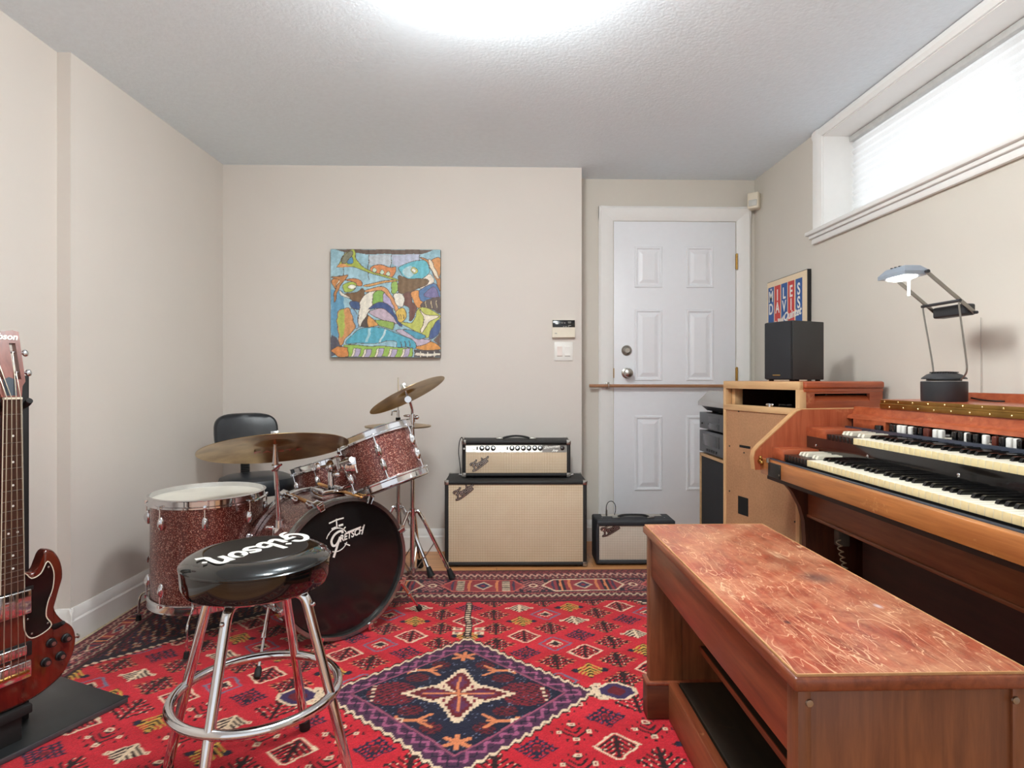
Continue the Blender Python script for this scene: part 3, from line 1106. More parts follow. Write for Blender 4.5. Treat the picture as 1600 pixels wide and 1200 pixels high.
# ------------------------------------------------------------------ painting
pt = thing('painting', 'square colourful cubist canvas of two musicians on the back wall', 'painting', (-0.676, YB, 1.19))
PW, PH = 0.668, 0.66
MB().box(-PW / 2, PW / 2, -0.036, -0.003, 0, PH, 0.003).build('stretched_canvas', mat('painted canvas edge', (120, 112, 96), 0.8, var=0.3, vscale=20), pt)


def picture():
    n = 230
    u = np.linspace(0, 1, n)
    U, V = np.meshgrid(u, u)
    px = 115 + U * 965
    py = 1078 - V * 968
    rng = np.random.default_rng(3)
    # brushed wobble
    px = px + 4 * np.sin(py / 37.0) + 3 * np.sin(py / 13.0)
    py = py + 4 * np.sin(px / 41.0)
    Cc = np.zeros((n, n, 3))
    Cc[:] = (150, 194, 208)
    Cc += (18 * np.sin(px / 60) * np.sin(py / 45 + px / 90))[..., None]
    OUT = np.array((74, 54, 42.))

    def P(col, pts, sm=True, line=2.7):
        if sm:
            pts = [(p.x, p.y) for p in smooth([(a, b, 0) for a, b in pts], 4, True)]
        m = inside(px, py, pts)
        Cc[m] = col
        if line:
            Cc[near_line(px, py, pts + [pts[0]], line)] = OUT

    P((86, 150, 188), [(115, 470), (230, 480), (230, 640), (170, 720), (190, 900), (115, 890)], False, 0)
    P((74, 70, 84), [(115, 880), (170, 900), (200, 960), (250, 1000), (115, 1078)], False, 0)
    P((94, 72, 60), [(160, 110), (1020, 110), (900, 152), (440, 152), (250, 138)], False, 0)
    P((188, 198, 206), [(450, 158), (640, 158), (640, 255), (450, 245)], False, 0)
    P((184, 190, 212), [(650, 155), (890, 152), (890, 205), (720, 262), (655, 240)], False, 0)
    for x in (230, 447, 645, 893):
        Cc[near_line(px, py, [(x, 110), (x, 380)], 3)] = OUT
    P((172, 186, 62), [(182, 252), (228, 152), (300, 115), (325, 122), (342, 212), (450, 290), (600, 345), (692, 372), (690, 388), (560, 352), (380, 290), (300, 268), (185, 266)])
    P((226, 150, 84), [(184, 250), (215, 235), (270, 255), (300, 268), (190, 266)], True, 0)
    P((122, 122, 96), [(205, 215), (240, 150), (300, 128), (292, 188), (240, 235)])
    P((70, 140, 182), [(255, 218), (300, 180), (308, 235), (270, 242)])
    P((222, 132, 72), [(468, 302), (490, 255), (560, 250), (640, 272), (695, 264), (662, 352), (600, 345)])
    for c in ((502, 297), (567, 320), (622, 333)):
        P((206, 226, 200), [(c[0] - 20, c[1]), (c[0], c[1] - 26), (c[0] + 20, c[1]), (c[0], c[1] + 18)], True, 2)
    P((240, 226, 206), [(890, 390), (985, 325), (1020, 370), (1000, 420), (900, 462)], True, 2)
    P((92, 186, 202), [(720, 265), (830, 220), (960, 205), (988, 290), (960, 340), (880, 382), (790, 372), (735, 320)])
    P((178, 214, 218), [(745, 300), (830, 260), (850, 330), (800, 365)], True, 0)
    P((214, 214, 110), [(822, 300), (850, 268), (885, 300), (855, 332)], True, 2)
    P((250, 246, 230), [(828, 298), (850, 280), (866, 302), (850, 320)], True, 2)
    P((112, 82, 50), [(715, 340), (800, 376), (900, 370), (965, 376), (958, 420), (880, 460), (800, 506), (715, 490), (705, 420)])
    P((148, 190, 82), [(650, 395), (690, 395), (705, 440), (690, 500), (650, 490)])
    P((72, 112, 164), [(890, 480), (1020, 410), (1080, 500), (1080, 540), (930, 586), (895, 550)])
    P((112, 102, 152), [(940, 520), (1010, 440), (1062, 500), (1060, 542)], True, 2)
    P((192, 122, 62), [(895, 180), (960, 220), (1010, 310), (1060, 450), (1080, 480), (1080, 380), (1020, 260), (960, 192)])
    P((218, 142, 72), [(1000, 200), (1080, 190), (1080, 340), (1050, 352), (1012, 262)])
    P((244, 226, 196), [(970, 212), (1000, 206), (1066, 350), (1044, 362)])
    P((226, 146, 72), [(822, 500), (890, 480), (900, 560), (950, 590), (880, 640), (842, 570)])
    P((106, 62, 52), [(760, 512), (820, 496), (832, 580), (866, 632), (840, 742), (810, 746), (800, 640), (755, 600)])
    P((242, 236, 222), [(672, 512), (740, 500), (766, 560), (740, 622), (690, 600)])
    P((82, 66, 60), [(900, 622), (960, 560), (1060, 540), (1080, 560), (1080, 682), (1000, 640)])
    for x in (950, 1000, 1045):
        Cc[near_line(px, py, [(x, 570), (x, 630)], 3)] = (212, 190, 140)
    P((192, 196, 82), [(880, 640), (960, 630), (1075, 700), (1075, 732), (1010, 850), (960, 900), (900, 870), (760, 790), (742, 758), (830, 772), (860, 720)])
    P((242, 230, 206), [(892, 645), (950, 690), (1070, 712), (980, 762), (922, 852), (905, 832), (940, 740)])
    P((52, 76, 132), [(975, 890), (1000, 822), (1075, 740), (1076, 842), (1010, 910)])
    P((96, 72, 60), [(1020, 922), (1080, 850), (1080, 992)], False, 0)
    P((226, 146, 62), [(870, 1002), (980, 930), (1080, 986), (1080, 1012)])
    # left player
    P((208, 132, 66), [(115, 392), (190, 345), (232, 366), (195, 440), (160, 472), (140, 440)])
    P((244, 226, 196), [(160, 430), (195, 360), (212, 368), (178, 442)], True, 2)
    P((196, 124, 64), [(115, 362), (190, 350), (272, 342), (218, 400), (182, 470), (156, 576), (145, 560), (158, 452), (190, 385)])
    P((212, 126, 70), [(235, 385), (310, 374), (372, 392), (392, 432), (350, 440), (300, 402)])
    P((172, 196, 70), [(220, 430), (290, 402), (342, 432), (302, 490), (240, 490)])
    P((250, 246, 230), [(262, 450), (300, 428), (338, 448), (300, 472)], True, 2)
    P((116, 80, 46), [(232, 510), (340, 500), (390, 460), (416, 500), (410, 580), (330, 582), (270, 546)])
    P((240, 232, 214), [(190, 472), (228, 500), (290, 552), (215, 522)], True, 2)
    P((46, 72, 122), [(290, 580), (370, 590), (362, 652), (290, 636)])
    P((242, 234, 216), [(370, 592), (440, 500), (510, 480), (482, 600), (430, 700), (366, 812)])
    P((130, 176, 206), [(280, 652), (340, 680), (360, 800), (328, 816)])
    P((216, 142, 82), [(175, 680), (230, 640), (276, 646), (326, 780), (322, 832), (250, 900), (215, 966), (185, 930)])
    P((170, 186, 72), [(180, 690), (225, 648), (240, 800), (205, 900), (186, 850)], True, 0)
    P((132, 182, 72), [(505, 490), (590, 490), (580, 590), (486, 602)])
    P((182, 166, 206), [(590, 500), (630, 520), (672, 640), (580, 592)])
    P((226, 152, 92), [(425, 470), (560, 445), (640, 500), (690, 600), (702, 652), (678, 660), (640, 560), (560, 482), (430, 490)])
    P((222, 156, 82), [(425, 422), (640, 386), (690, 386), (640, 402), (430, 442)])
    P((42, 66, 124), [(440, 642), (520, 590), (610, 600), (682, 690), (742, 780), (720, 792), (640, 702), (540, 640)])
    P((196, 172, 188), [(450, 672), (550, 640), (640, 690), (700, 760), (680, 772), (560, 742)])
    P((222, 182, 72), [(688, 660), (740, 630), (780, 680), (770, 742), (730, 762), (700, 720)])
    for k in range(3):
        Cc[near_line(px, py, [(706 + 22 * k, 690), (716 + 22 * k, 730)], 3)] = OUT
    P((226, 152, 72), [(440, 696), (500, 740), (542, 792), (440, 806)], False)
    P((142, 176, 72), [(510, 742), (680, 762), (660, 832), (540, 800)], False)
    P((70, 54, 46), [(375, 802), (440, 690), (440, 812)], False)
    P((196, 176, 196), [(690, 842), (760, 830), (850, 900), (1000, 922), (880, 982), (850, 940)])
    P((66, 152, 182), [(756, 824), (942, 880), (900, 916), (840, 902)])
    P((72, 168, 194), [(248, 957), (300, 880), (380, 822), (470, 805), (600, 826), (760, 890), (842, 930), (872, 986), (850, 1006), (780, 985), (700, 985), (692, 935), (620, 932), (540, 952), (400, 952)])
    P((170, 214, 222), [(445, 816), (470, 814), (442, 938), (418, 938)], False, 0)
    P((200, 226, 228), [(592, 828), (606, 834), (552, 950), (534, 948)], False, 0)
    for k in range(3):
        Cc[near_line(px, py, [(730 + 38 * k, 935), (742 + 38 * k, 985)], 3.5)] = OUT
    P((152, 192, 72), [(230, 966), (700, 986), (842, 1000), (830, 1076), (262, 1076)], False)
    P((222, 132, 62), [(115, 1022), (180, 976), (268, 990), (268, 1076), (180, 1072)], False)
    for x in (300, 395, 505, 620, 735):
        P((242, 232, 210), [(x + 22, 1002), (x + 42, 1002), (x + 12, 1076), (x - 10, 1076)], False, 2)
        P((186, 170, 202), [(x + 42, 1002), (x + 88, 1002), (x + 56, 1076), (x + 12, 1076)], False, 2)
    P((70, 60, 60), [(850, 1010), (1080, 1016), (1080, 1078), (845, 1078)], False, 0)
    P((240, 230, 212), [(860, 1040), (1075, 1044), (1075, 1062), (852, 1064)], False, 0)
    for x in (905, 965, 1025):
        Cc[near_line(px, py, [(x, 1030), (x, 1076)], 4)] = (240, 230, 212)
    g = rng.random((n, n))
    Cc[:] = Cc * (0.93 + 0.1 * g[..., None]) + 6 * np.sin(px / 9)[..., None]
    Cc[:] = np.clip(Cc * 0.86 + 32, 0, 255)

    def pos():
        return np.stack([(U - 0.5) * PW * 0.995, np.full(U.shape, -0.0368), 0.002 + V * (PH - 0.004)], -1)
    dyed_grid('picture', n, n, pos, Cc, paint_mat('oil paint', 0.55), pt)


picture()

# poster on the right wall behind the loudspeaker
po = thing('poster', 'framed cream concert poster with red and blue lettered columns behind the small speaker', 'poster', (XR, 3.466, 0.985))
PX = 0.0

# local frame: +x towards the camera along the wall, +z up, -y out of the wall
po.rotation_euler = (0, 0, math.radians(-90))
W2, HH = 0.2425, 0.67
MB().box(-W2, W2, -0.022, -0.001, 0, HH, 0.002).build('frame', M_['black'], po)
MB().box(-W2 + 0.004, W2 - 0.004, -0.0235, -0.02, 0.004, HH - 0.004).build('print', mat('cream poster paper', (236, 214, 180), 0.6, var=0.02), po)
blue, redd = mat('poster blue', (44, 88, 152), 0.6, var=0.03), mat('poster red', (204, 66, 60), 0.6, var=0.03)
cols = [(-0.187, 'M', 'D'), (-0.103, 'I', 'A'), (-0.019, 'L', 'V'), (0.064, 'E', 'I'), (0.152, 'S', 'S')]
for k, (cx, a, b) in enumerate(cols):
    MB().box(cx - 0.037, cx + 0.037, -0.0242, -0.0233, 0.19, HH - 0.037).build('column', blue if k % 2 == 0 else redd, po)
    for ch, z in ((a, HH - 0.098), (b, HH - 0.173)):
        text_part('letter', ch, 0.092, M_['logo'], po, frame((cx, -0.0245, z), (1, 0, 0), (0, 0, 1), (0, -1, 0)), sx=0.8, offset=0.002)
text_part('heading', 'THE', 0.018, M_['logo'], po, frame((-0.187, -0.0245, HH - 0.052), (1, 0, 0), (0, 0, 1), (0, -1, 0)))
text_part('script', 'Quintet', 0.064, M_['logo'], po, frame((0.075, -0.0252, HH - 0.228), (0.995, 0, 0.1), (-0.1, 0, 0.995), (0, -1, 0)), shear=0.35, sx=1.0, offset=0.0015)
fm = mat('pale print', (222, 214, 204), 0.6)
for poly in ([(-0.17, 0.33), (-0.15, 0.41), (-0.12, 0.425), (-0.10, 0.39), (-0.09, 0.33)], [(-0.10, 0.435), (-0.05, 0.43), (-0.02, 0.45), (-0.035, 0.36), (-0.06, 0.39), (-0.085, 0.34)], [(0.05, 0.36), (0.09, 0.385), (0.14, 0.37), (0.13, 0.33)]):
    MB().prism(poly, lambda a, b, t: (a, t, b), -0.0249, -0.0243).build('printed_figure', fm, po)


# ------------------------------------------------------------------ drums
def drum(root, R, depth, M, n_lug=6, lug_a0=0.0, batter='headwhite', hoop=0.013, reso='headwhite', lug_r=0.0135, mid_lug=False):
    """shell, heads, hoops, lugs with tension rods; M maps the upright local drum (0..depth on z) into the root's frame"""
    MB().ring([(R, 0.012), (R, depth - 0.012), (R - 0.006, depth - 0.006), (R - 0.008, 0.006)], 72, M).build('shell', M_['sparkle'], root)
    MB().lathe([(0, depth - 0.001), (R - 0.02, depth - 0.001), (R - 0.003, depth - 0.001), (R + 0.003, depth - 0.004), (R + 0.003, depth - 0.02)], 72, M).build('batter_head', M_[batter], root)
    MB().lathe([(0, 0.001), (R - 0.003, 0.001), (R + 0.003, 0.004), (R + 0.003, 0.02)], 72, M).build('resonant_head', M_[reso], root)
    for z, s in ((depth, 1), (0.0, -1)):
        pr = [(R + 0.003, z - s * 0.022), (R + 0.006, z - s * 0.022), (R + hoop, z - s * 0.018), (R + hoop, z - s * 0.012), (R + 0.007, z - s * 0.008),
              (R + 0.007, z + s * 0.012), (R + hoop * 0.9, z + s * 0.015), (R + 0.003, z + s * 0.018)]
        MB().ring(pr, 72, M).build('hoop', M_['chrome'], root)
    zl = [depth * 0.5] if mid_lug else [depth - 0.075, 0.075]
    for k in range(n_lug):
        a = lug_a0 + 2 * PI * k / n_lug
        c, s_ = math.cos(a), math.sin(a)
        for z in zl:
            mb = MB()
            Mr = M @ Matrix.Rotation(a, 4, 'Z')
            hl = depth * 0.5 - 0.045 if mid_lug else 0.03
            mb.ell((R + 0.006, 0, z), 0.014, lug_r, hl, Mr, 14)
            mb.ell((R + 0.014, 0, z), 0.009, lug_r * 0.6, hl * 0.6, Mr, 12)
            ends = [(z, depth - 0.014), (0.014, z)] if mid_lug else ([(z, depth - 0.014)] if z > depth / 2 else [(0.014, z)])
            for (za, zb) in ends:
                mb.cyl(Mr @ Vector((R + 0.0125, 0, za)), Mr @ Vector((R + 0.0125, 0, zb)), 0.003, seg=8)
                ze = zb if zb > depth / 2 else za
                sg = 1 if zb > depth / 2 else -1
                mb.box(R + 0.008, R + 0.019, -0.006, 0.006, ze - 0.004, ze + 0.008 * sg if sg > 0 else ze + 0.006, 0.001, M=Mr)
            mb.build('lug', M_['chrome'], root)


# floor tom
FT = Vector((-1.232, 2.62, 0.0))
ft = thing('floor_tom', 'burgundy sparkle floor tom on three bent chrome legs by the left wall', 'drum', FT)
drum(ft, 0.217, 0.415, T(0, 0, 0.15), 8, math.radians(-68))
for a in (math.radians(-78), math.radians(172), math.radians(40)):
    Mr = Matrix.Rotation(a, 4, 'Z')
    lg = MB().tube([Mr @ Vector(p) for p in smooth([(0.240, 0, 0.38), (0.240, 0, 0.24), (0.242, 0, 0.17), (0.28, 0, 0.145), (0.312, 0, 0.125), (0.322, 0, 0.09), (0.324, 0, 0.03)], 5)], 0.0048, 10).build('leg', M_['chrome'], ft)
    MB().tube([Mr @ Vector((0.324, 0, 0.035)), Mr @ Vector((0.325, 0, 0.0125))], [0.009, 0.012], 12).build('rubber_foot', M_['rubber'], lg)
    mb = MB()
    mb.box(0.215, 0.25, -0.02, 0.02, 0.27, 0.32, 0.006, M=Mr)
    mb.cyl(Mr @ Vector((0.242, 0.018, 0.295)), Mr @ Vector((0.242, 0.045, 0.295)), 0.004, seg=8)
    mb.ell((0.242, 0.05, 0.295), 0.004, 0.006, 0.016, Mr, 10)
    mb.build('leg_bracket', M_['chrome'], ft)

# bass drum
nf = Vector((0.67, -0.74, 0)).normalized()
BR, BD = 0.272, 0.33
bfc = Vector((-0.614, 2.46, 0.298))           # centre of the front head
bd = thing('bass_drum', 'large bass drum with glossy black lettered front head', 'drum', (bfc.x - nf.x * BD / 2, bfc.y - nf.y * BD / 2, 0))
O = Vector(bd.location)
xr = Vector((0.74, 0.67, 0)).normalized()
MB_ = frame(bfc - nf * BD - O, xr, (0, 0, 1), nf)      # z axis = towards the front head
MB().ring([(BR - 0.004, 0.02), (BR - 0.004, BD - 0.02), (BR - 0.012, BD - 0.02), (BR - 0.012, 0.02)], 96, MB_).build('shell', M_['sparkle'], bd)
MB().lathe([(0, BD), (BR - 0.012, BD), (BR - 0.002, BD - 0.002), (BR, BD - 0.012)], 96, MB_).build('front_head', M_['headblack'], bd)
MB().lathe([(0, 0), (BR - 0.012, 0), (BR - 0.002, 0.002), (BR, 0.012)], 96, MB_).build('batter_head', M_['headwhite'], bd)
grey_hoop = mat('silver inlaid hoop', (150, 150, 147), 0.24, 0.85)
for z, nm in ((BD, 'front_hoop'), (0.0, 'rear_hoop')):
    s = 1 if z > 0 else -1
    MB().ring([(BR - 0.002, z - s * 0.026), (BR + 0.011, z - s * 0.026), (BR + 0.012, z - s * 0.022), (BR + 0.012, z + s * 0.012), (BR + 0.01, z + s * 0.015), (BR - 0.004, z + s * 0.015), (BR - 0.004, z + s * 0.002)], 96, MB_).build(nm, grey_hoop if z > 0 else M_['chrome'], bd)
for k in range(8):
    a = PI / 8 + 2 * PI * k / 8
    Mr = MB_ @ Matrix.Rotation(a, 4, 'Z')
    for z, s in ((BD, 1), (0.0, -1)):
        mb = MB()
        mb.ell((BR + 0.004, 0, z - s * 0.095), 0.014, 0.013, 0.03, Mr, 12)
        mb.cyl(Mr @ Vector((BR + 0.02, 0, z - s * 0.1)), Mr @ Vector((BR + 0.02, 0, z - s * 0.02)), 0.0035, seg=8)
        mb.box(BR + 0.009, BR + 0.027, -0.011, 0.011, min(z - s * 0.028, z + s * 0.018), max(z - s * 0.028, z + s * 0.018), 0.003, M=Mr)
        mb.box(BR - 0.004, BR + 0.02, -0.008, 0.008, min(z + s * 0.014, z + s * 0.02), max(z + s * 0.014, z + s * 0.02), 0.002, M=Mr)
        if k in (0, 3, 4, 7):
            mb.box(BR + 0.017, BR + 0.022, -0.02, 0.02, min(z - s * 0.034, z - s * 0.028), max(z - s * 0.034, z - s * 0.028), 0.001, M=Mr)
        mb.build('claw_hook', M_['chrome'], bd)


# logo on the front head: coordinates traced on the head plane in metres
def L(zx, zy):
    return ((500 + zx / 12 - 540) / 345.0, (895 - (800 + zy / 12)) / 390.0)


Ml = MB_ @ T(0, 0, BD + 0.0006)
mb = MB()
arc = [L(340 + 190 * math.cos(math.radians(a)) , 585 - 215 * math.sin(math.radians(a))) for a in range(25, 175, 10)]
mb.ribbon([arc], 0.0036, 0.0006, Ml, 2)
arc2 = [L(340 + 190 * math.cos(math.radians(a)), 590 - 215 * math.sin(math.radians(a))) for a in range(-112, -18, 10)]
mb.ribbon([arc2], 0.0036, 0.0006, Ml, 2)
mb.ribbon([[L(205, 252), L(330, 215), L(455, 200)]], 0.0055, 0.0006, Ml, 4)
mb.ribbon([[L(328, 200), L(340, 365)]], 0.0045, 0.0006, Ml)
mb.ribbon([[L(255, 368), L(310, 352)], [L(380, 330), L(440, 322)]], 0.008, 0.0006, Ml)
mb.ribbon([[L(485, 690), L(570, 740)], [L(470, 400), L(490, 380)], [L(185, 470), L(200, 450)], [L(265, 790), L(290, 800)]], 0.0045, 0.0006, Ml)
mb.ribbon([([L(440, 470), L(430, 440), L(370, 440), L(290, 490), L(240, 590), L(265, 680), L(320, 680), L(365, 620), L(390, 560)], 0.0088)], 0.0088, 0.0012, Ml, 6)
mb.ribbon([([L(392, 555), L(345, 700), L(283, 890)], 0.0088)], 0.0088, 0.0014, Ml, 3)
mb.ribbon([[L(535, 482), L(775, 432)]], 0.0055, 0.0006, Ml)
mb.ribbon([[L(845, 405), L(800, 570)]], 0.0055, 0.0008, Ml)
mb.build('logo_mark', M_['logo'], bd, None, 0)
ang = math.atan2(L(800, 560)[1] - L(420, 640)[1], L(800, 560)[0] - L(420, 640)[0])
cx, cy = L(602, 545)
text_part('logo_letters', 'RETSCH', 0.036, M_['logo'], bd, Ml @ T(cx, cy, 0.0003) @ Matrix.Rotation(ang, 4, 'Z'), shear=0.3, ext=0.0005, sx=0.83, offset=0.001)

# spurs
s1a = Vector((-0.44, 2.66, 0.20)) - O
s1b = Vector((-0.345, 2.745, 0.017)) - O
s2a = Vector((-0.885, 2.40, 0.21)) - O
s2b = Vector((-0.835, 2.13, 0.017)) - O
for a, b in ((s1a, s1b), (s2a, s2b)):
    d_ = (b - a)
    mb = MB()
    mb.tube([a, a + d_ * 0.55], 0.0085, 12)
    mb.tube([a + d_ * 0.5, a + d_ * 0.56], 0.0115, 12)
    mb.tube([a + d_ * 0.5, a + d_ * 0.93], 0.0055, 12)
    mb.ell(tuple(a), 0.02, 0.02, 0.024, None, 12)
    sp_ = mb.build('spur', M_['chrome'], bd)
    MB().tube([a + d_ * 0.88, a + d_ * 0.91, a + d_ * 0.98, b], [0.008, 0.012, 0.0125, 0.009], 12).build('rubber_foot', M_['rubber'], sp_)

# tom holder on top of the bass drum
zt = bfc.z + BR
mb = MB()
pm = bfc - nf * 0.15 - O
Mt = frame((pm.x, pm.y, zt - 0.0), (xr.x, xr.y, 0), (-nf.x, -nf.y, 0), (0, 0, 1))
mb.box(-0.05, 0.05, -0.055, 0.055, -0.006, 0.006, 0.004, M=Mt)
mb.box(-0.05, -0.04, -0.055, 0.055, 0.004, 0.035, 0.002, M=Mt)
mb.box(0.04, 0.05, -0.055, 0.055, 0.004, 0.035, 0.002, M=Mt)
mb.box(-0.05, 0.05, -0.06, -0.052, 0.004, 0.03, 0.002, M=Mt)
hd = mb.build('tom_mount', M_['chrome'], bd)
post0 = Vector((-0.70, 2.575, zt + 0.0)) - O
post1 = Vector((-0.70, 2.575, 0.69)) - O
mb = MB()
mb.cyl(post0, post1, 0.013, seg=16)
mb.build('mount_post', M_['chrome'], hd)
mb = MB()
mb.ell(tuple(post1), 0.024, 0.024, 0.028, None, 14)
arm1 = Vector((-0.585, 2.455, 0.735)) - O
mb.tube([post1, post1 + (arm1 - post1) * 0.5, arm1], [0.012, 0.012, 0.012], 12)
mb.box(-0.022, 0.022, -0.016, 0.016, -0.03, 0.03, 0.006, M=frame(post1 + (arm1 - post1) * 0.45, (0.8, -0.4, 0.4), (0.4, 0.9, 0), (-0.4, 0.1, 0.9)))
mb.tube([post1 + Vector((-0.04, -0.01, 0.0)), post1 + Vector((-0.015, -0.01, 0.002))], [0.004, 0.006], 8)
mb.ell(tuple(post1 + Vector((-0.052, -0.012, 0.0))), 0.012, 0.005, 0.018, None, 10)
mb.ell(tuple(post1 + Vector((0.03, -0.03, -0.03))), 0.016, 0.006, 0.014, None, 10)
mb.build('mount_clamp', M_['chrome'], hd)

# cymbal post rising from the left shoulder of the bass drum
cp0 = Vector((-0.868, 2.44, 0.465)) - O
cp1 = Vector((-0.868, 2.40, 0.715)) - O
mb = MB()
mb.tube([cp0, cp0 + (cp1 - cp0) * 0.5, cp1], [0.0095, 0.0095, 0.0085], 14)
mb.tube([cp0 - Vector((0, 0, 0.02)), cp0 + Vector((0, 0, 0.03))], 0.016, 14)
mb.build('cymbal_post', M_['chrome'], bd)
mb = MB()
mb.box(-0.022, 0.022, -0.02, 0.02, -0.035, 0.0, 0.005, M=T(*cp0))
for sx in (-1, 1):
    mb.ell((cp0.x + sx * 0.034, cp0.y - 0.012, cp0.z + 0.004), 0.018, 0.006, 0.008, None, 10)
mb.cyl((cp0.x - 0.03, cp0.y - 0.012, cp0.z), (cp0.x + 0.03, cp0.y - 0.012, cp0.z), 0.004, seg=8)
mb.build('post_bracket', M_['chrome'], bd)

# big rack tom
hv = Vector((-0.185, 0.983, 0))           # horizontal viewing direction at the tom
rt = Vector((0.983, 0.185, 0))


def tilt_axis(roll_deg, away, h, r):
    a = math.radians(roll_deg)
    return (r * -math.sin(a) + Vector((0, 0, 1)) * math.cos(a) + h * away).normalized()


tc_ = Vector((-0.492, 2.63, 0.711))
Nt = tilt_axis(19.5, 0.19, hv, rt)
tomd = 0.215
rk = thing('rack_tom', 'burgundy sparkle rack tom tilted above the bass drum', 'drum', tc_ - Nt * tomd / 2)
drum(rk, 0.158, tomd, axis_frame((0, 0, 0), Nt, rt), 6, math.radians(-93))
mb = MB()
q = arm1 + O - Vector(rk.location)
bk = Vector((tc_.x - 0.105, tc_.y - 0.126, tc_.z - 0.0)) - Vector(rk.location)
mb.box(-0.026, 0.026, -0.012, 0.022, -0.03, 0.03, 0.005, M=frame(bk, rt, hv, (0, 0, 1)))
mb.cyl(bk + Vector((0.02, -0.015, -0.01)), bk + Vector((0.028, -0.02, -0.035)), 0.004, seg=8)
mb.build('mount_bracket', M_['chrome'], rk)

# snare drum behind
sc_ = Vector((-0.815, 3.02, 0.578))
Ns = tilt_axis(15.5, 0.12, Vector((-0.27, 0.96, 0)), Vector((0.96, 0.27, 0)))
sd = 0.15
sn = thing('snare_drum', 'shallow burgundy snare drum with heavy chrome rims behind the bass drum', 'drum', sc_ - Ns * sd / 2)
drum(sn, 0.172, sd, axis_frame((0, 0, 0), Ns, (1, 0, 0)), 8, math.radians(-96), hoop=0.014, mid_lug=True)


def tripod(root, zc, rf, angs, brace=True, r=0.0095, zb=0.06, rub='rubber_foot', bulge=0.04):
    """three folding legs with straps, rubber feet; local z up"""
    for a in angs:
        Mr = Matrix.Rotation(a, 4, 'Z')
        pts = [(0.016, 0, zc), (0.03, 0, zc + 0.004), (bulge, 0, zc - 0.012), (bulge + 0.02, 0, zc - 0.045), (rf - 0.01, 0, 0.05)]
        P = smooth(pts[:4], 4) + [Vector(pts[4])]
        lg = MB().tube([Mr @ Vector(p) for p in P], r, 10).build('leg', M_['chrome'], root)
        MB().tube([Mr @ Vector((rf - 0.016, 0, 0.066)), Mr @ Vector((rf - 0.008, 0, 0.045)), Mr @ Vector((rf + 0.004, 0, 0.018))], [0.012, 0.016, 0.02], 12).build(rub, M_['rubber'], lg)
        if brace:
            t = 0.42
            q = Vector(pts[3]) * (1 - t) + Vector(pts[4]) * t
            b_ = MB().tube([Mr @ Vector((0.018, 0, zb)), Mr @ q], 0.0055, 6, flat=0.5)
            b_.ell(tuple(Mr @ q), 0.009, 0.009, 0.009, None, 8)
            b_.build('brace', M_['nickel'], root)


# snare stand
st = thing('snare_stand', 'chrome snare stand half hidden behind the bass drum', 'stand', (-0.80, 3.02, 0))
mb = MB().cyl((0, 0, 0.05), (0, 0, 0.40), 0.011, seg=12)
for a in (0.3, 2.4, 4.5):
    mb.tube([(0, 0, 0.40), (0.15 * math.cos(a), 0.15 * math.sin(a), 0.448 + 0.035 * math.cos(a)), (0.185 * math.cos(a), 0.185 * math.sin(a), 0.47 + 0.05 * math.cos(a))], 0.006, 8)
mb.build('basket', M_['chrome'], st)
tripod(st, 0.28, 0.2, (0.9, 3.0, 5.1))


# ------------------------------------------------------------------ cymbals
def cymbal(name, label, R, pos, N, hint, dome=0.02, bow=0.03, bell=0.055, group=None):
    t = thing(name, label, 'cymbal', pos, 0, group)
    k = R / 0.25
    prof = [(0.006, 0), (bell * 0.3, -0.001 * k), (bell * 0.75, -dome * 0.45), (bell, -dome * 0.95), (bell * 1.2, -dome)]
    for i in range(1, 9):
        f_ = i / 8
        prof.append((bell * 1.2 + (R - bell * 1.2) * f_, -dome - bow * f_ ** 1.6))
    th = 0.0014
    prof2 = [(r, z - th) for r, z in reversed(prof)]
    MB().ring(prof + prof2, 96, axis_frame((0, 0, 0), N, hint)).build('plate', M_['cymbal'], t)
    return t, axis_frame((0, 0, 0), N, hint)


hr = Vector((-0.343, 0.94, 0))
rr = Vector((0.94, 0.343, 0))
a18 = math.radians(17.5)
Nr = (Vector((0, 0, 1)) * math.cos(a18) + hr * math.sin(a18) - rr * 0.045).normalized()
rc = Vector((-0.868, 2.39, 0.832))
ride, Mr_ = cymbal('ride_cymbal', 'large bronze ride cymbal seen from below over the floor tom', 0.277, rc, Nr, rr, 0.022, 0.026, 0.066)
# print under the bow, on the near side
Mx = Mr_ @ T(0.012, 0.128, -0.0312) @ Matrix.Rotation(PI, 4, 'X')
text_part('maker_print', 'PAISTE', 0.062, M_['logored'], ride, Mx, ext=0.0003, sx=0.9, space=1.15)
Mz = Mr_
mb = MB()
mb.lathe([(0, 0.02), (0.006, 0.02), (0.006, 0.004), (0.017, 0.003), (0.017, -0.001), (0, -0.001)], 20, Mz)
mb.box(-0.014, 0.014, -0.0025, 0.0025, 0.008, 0.024, 0.001, M=Mz)
mb.build('wing_nut', M_['chrome'], ride)
# tilter joining post and cymbal
mb = MB()
mb.tube([cp1, Vector(rc) - Nr * 0.028 - O], [0.013, 0.006], 12)
mb.tube([Vector(rc) - Nr * 0.03 - O, Vector(rc) - Nr * 0.004 - O], [0.008, 0.005], 10)
mb.ell(tuple(cp1), 0.016, 0.016, 0.02, None, 12)
mb.tube([cp1 + Vector((-0.01, -0.01, -0.015)), cp1 + Vector((0.03, -0.02, 0.012))], 0.004, 8)
mb.build('tilter', M_['chrome'], bd)

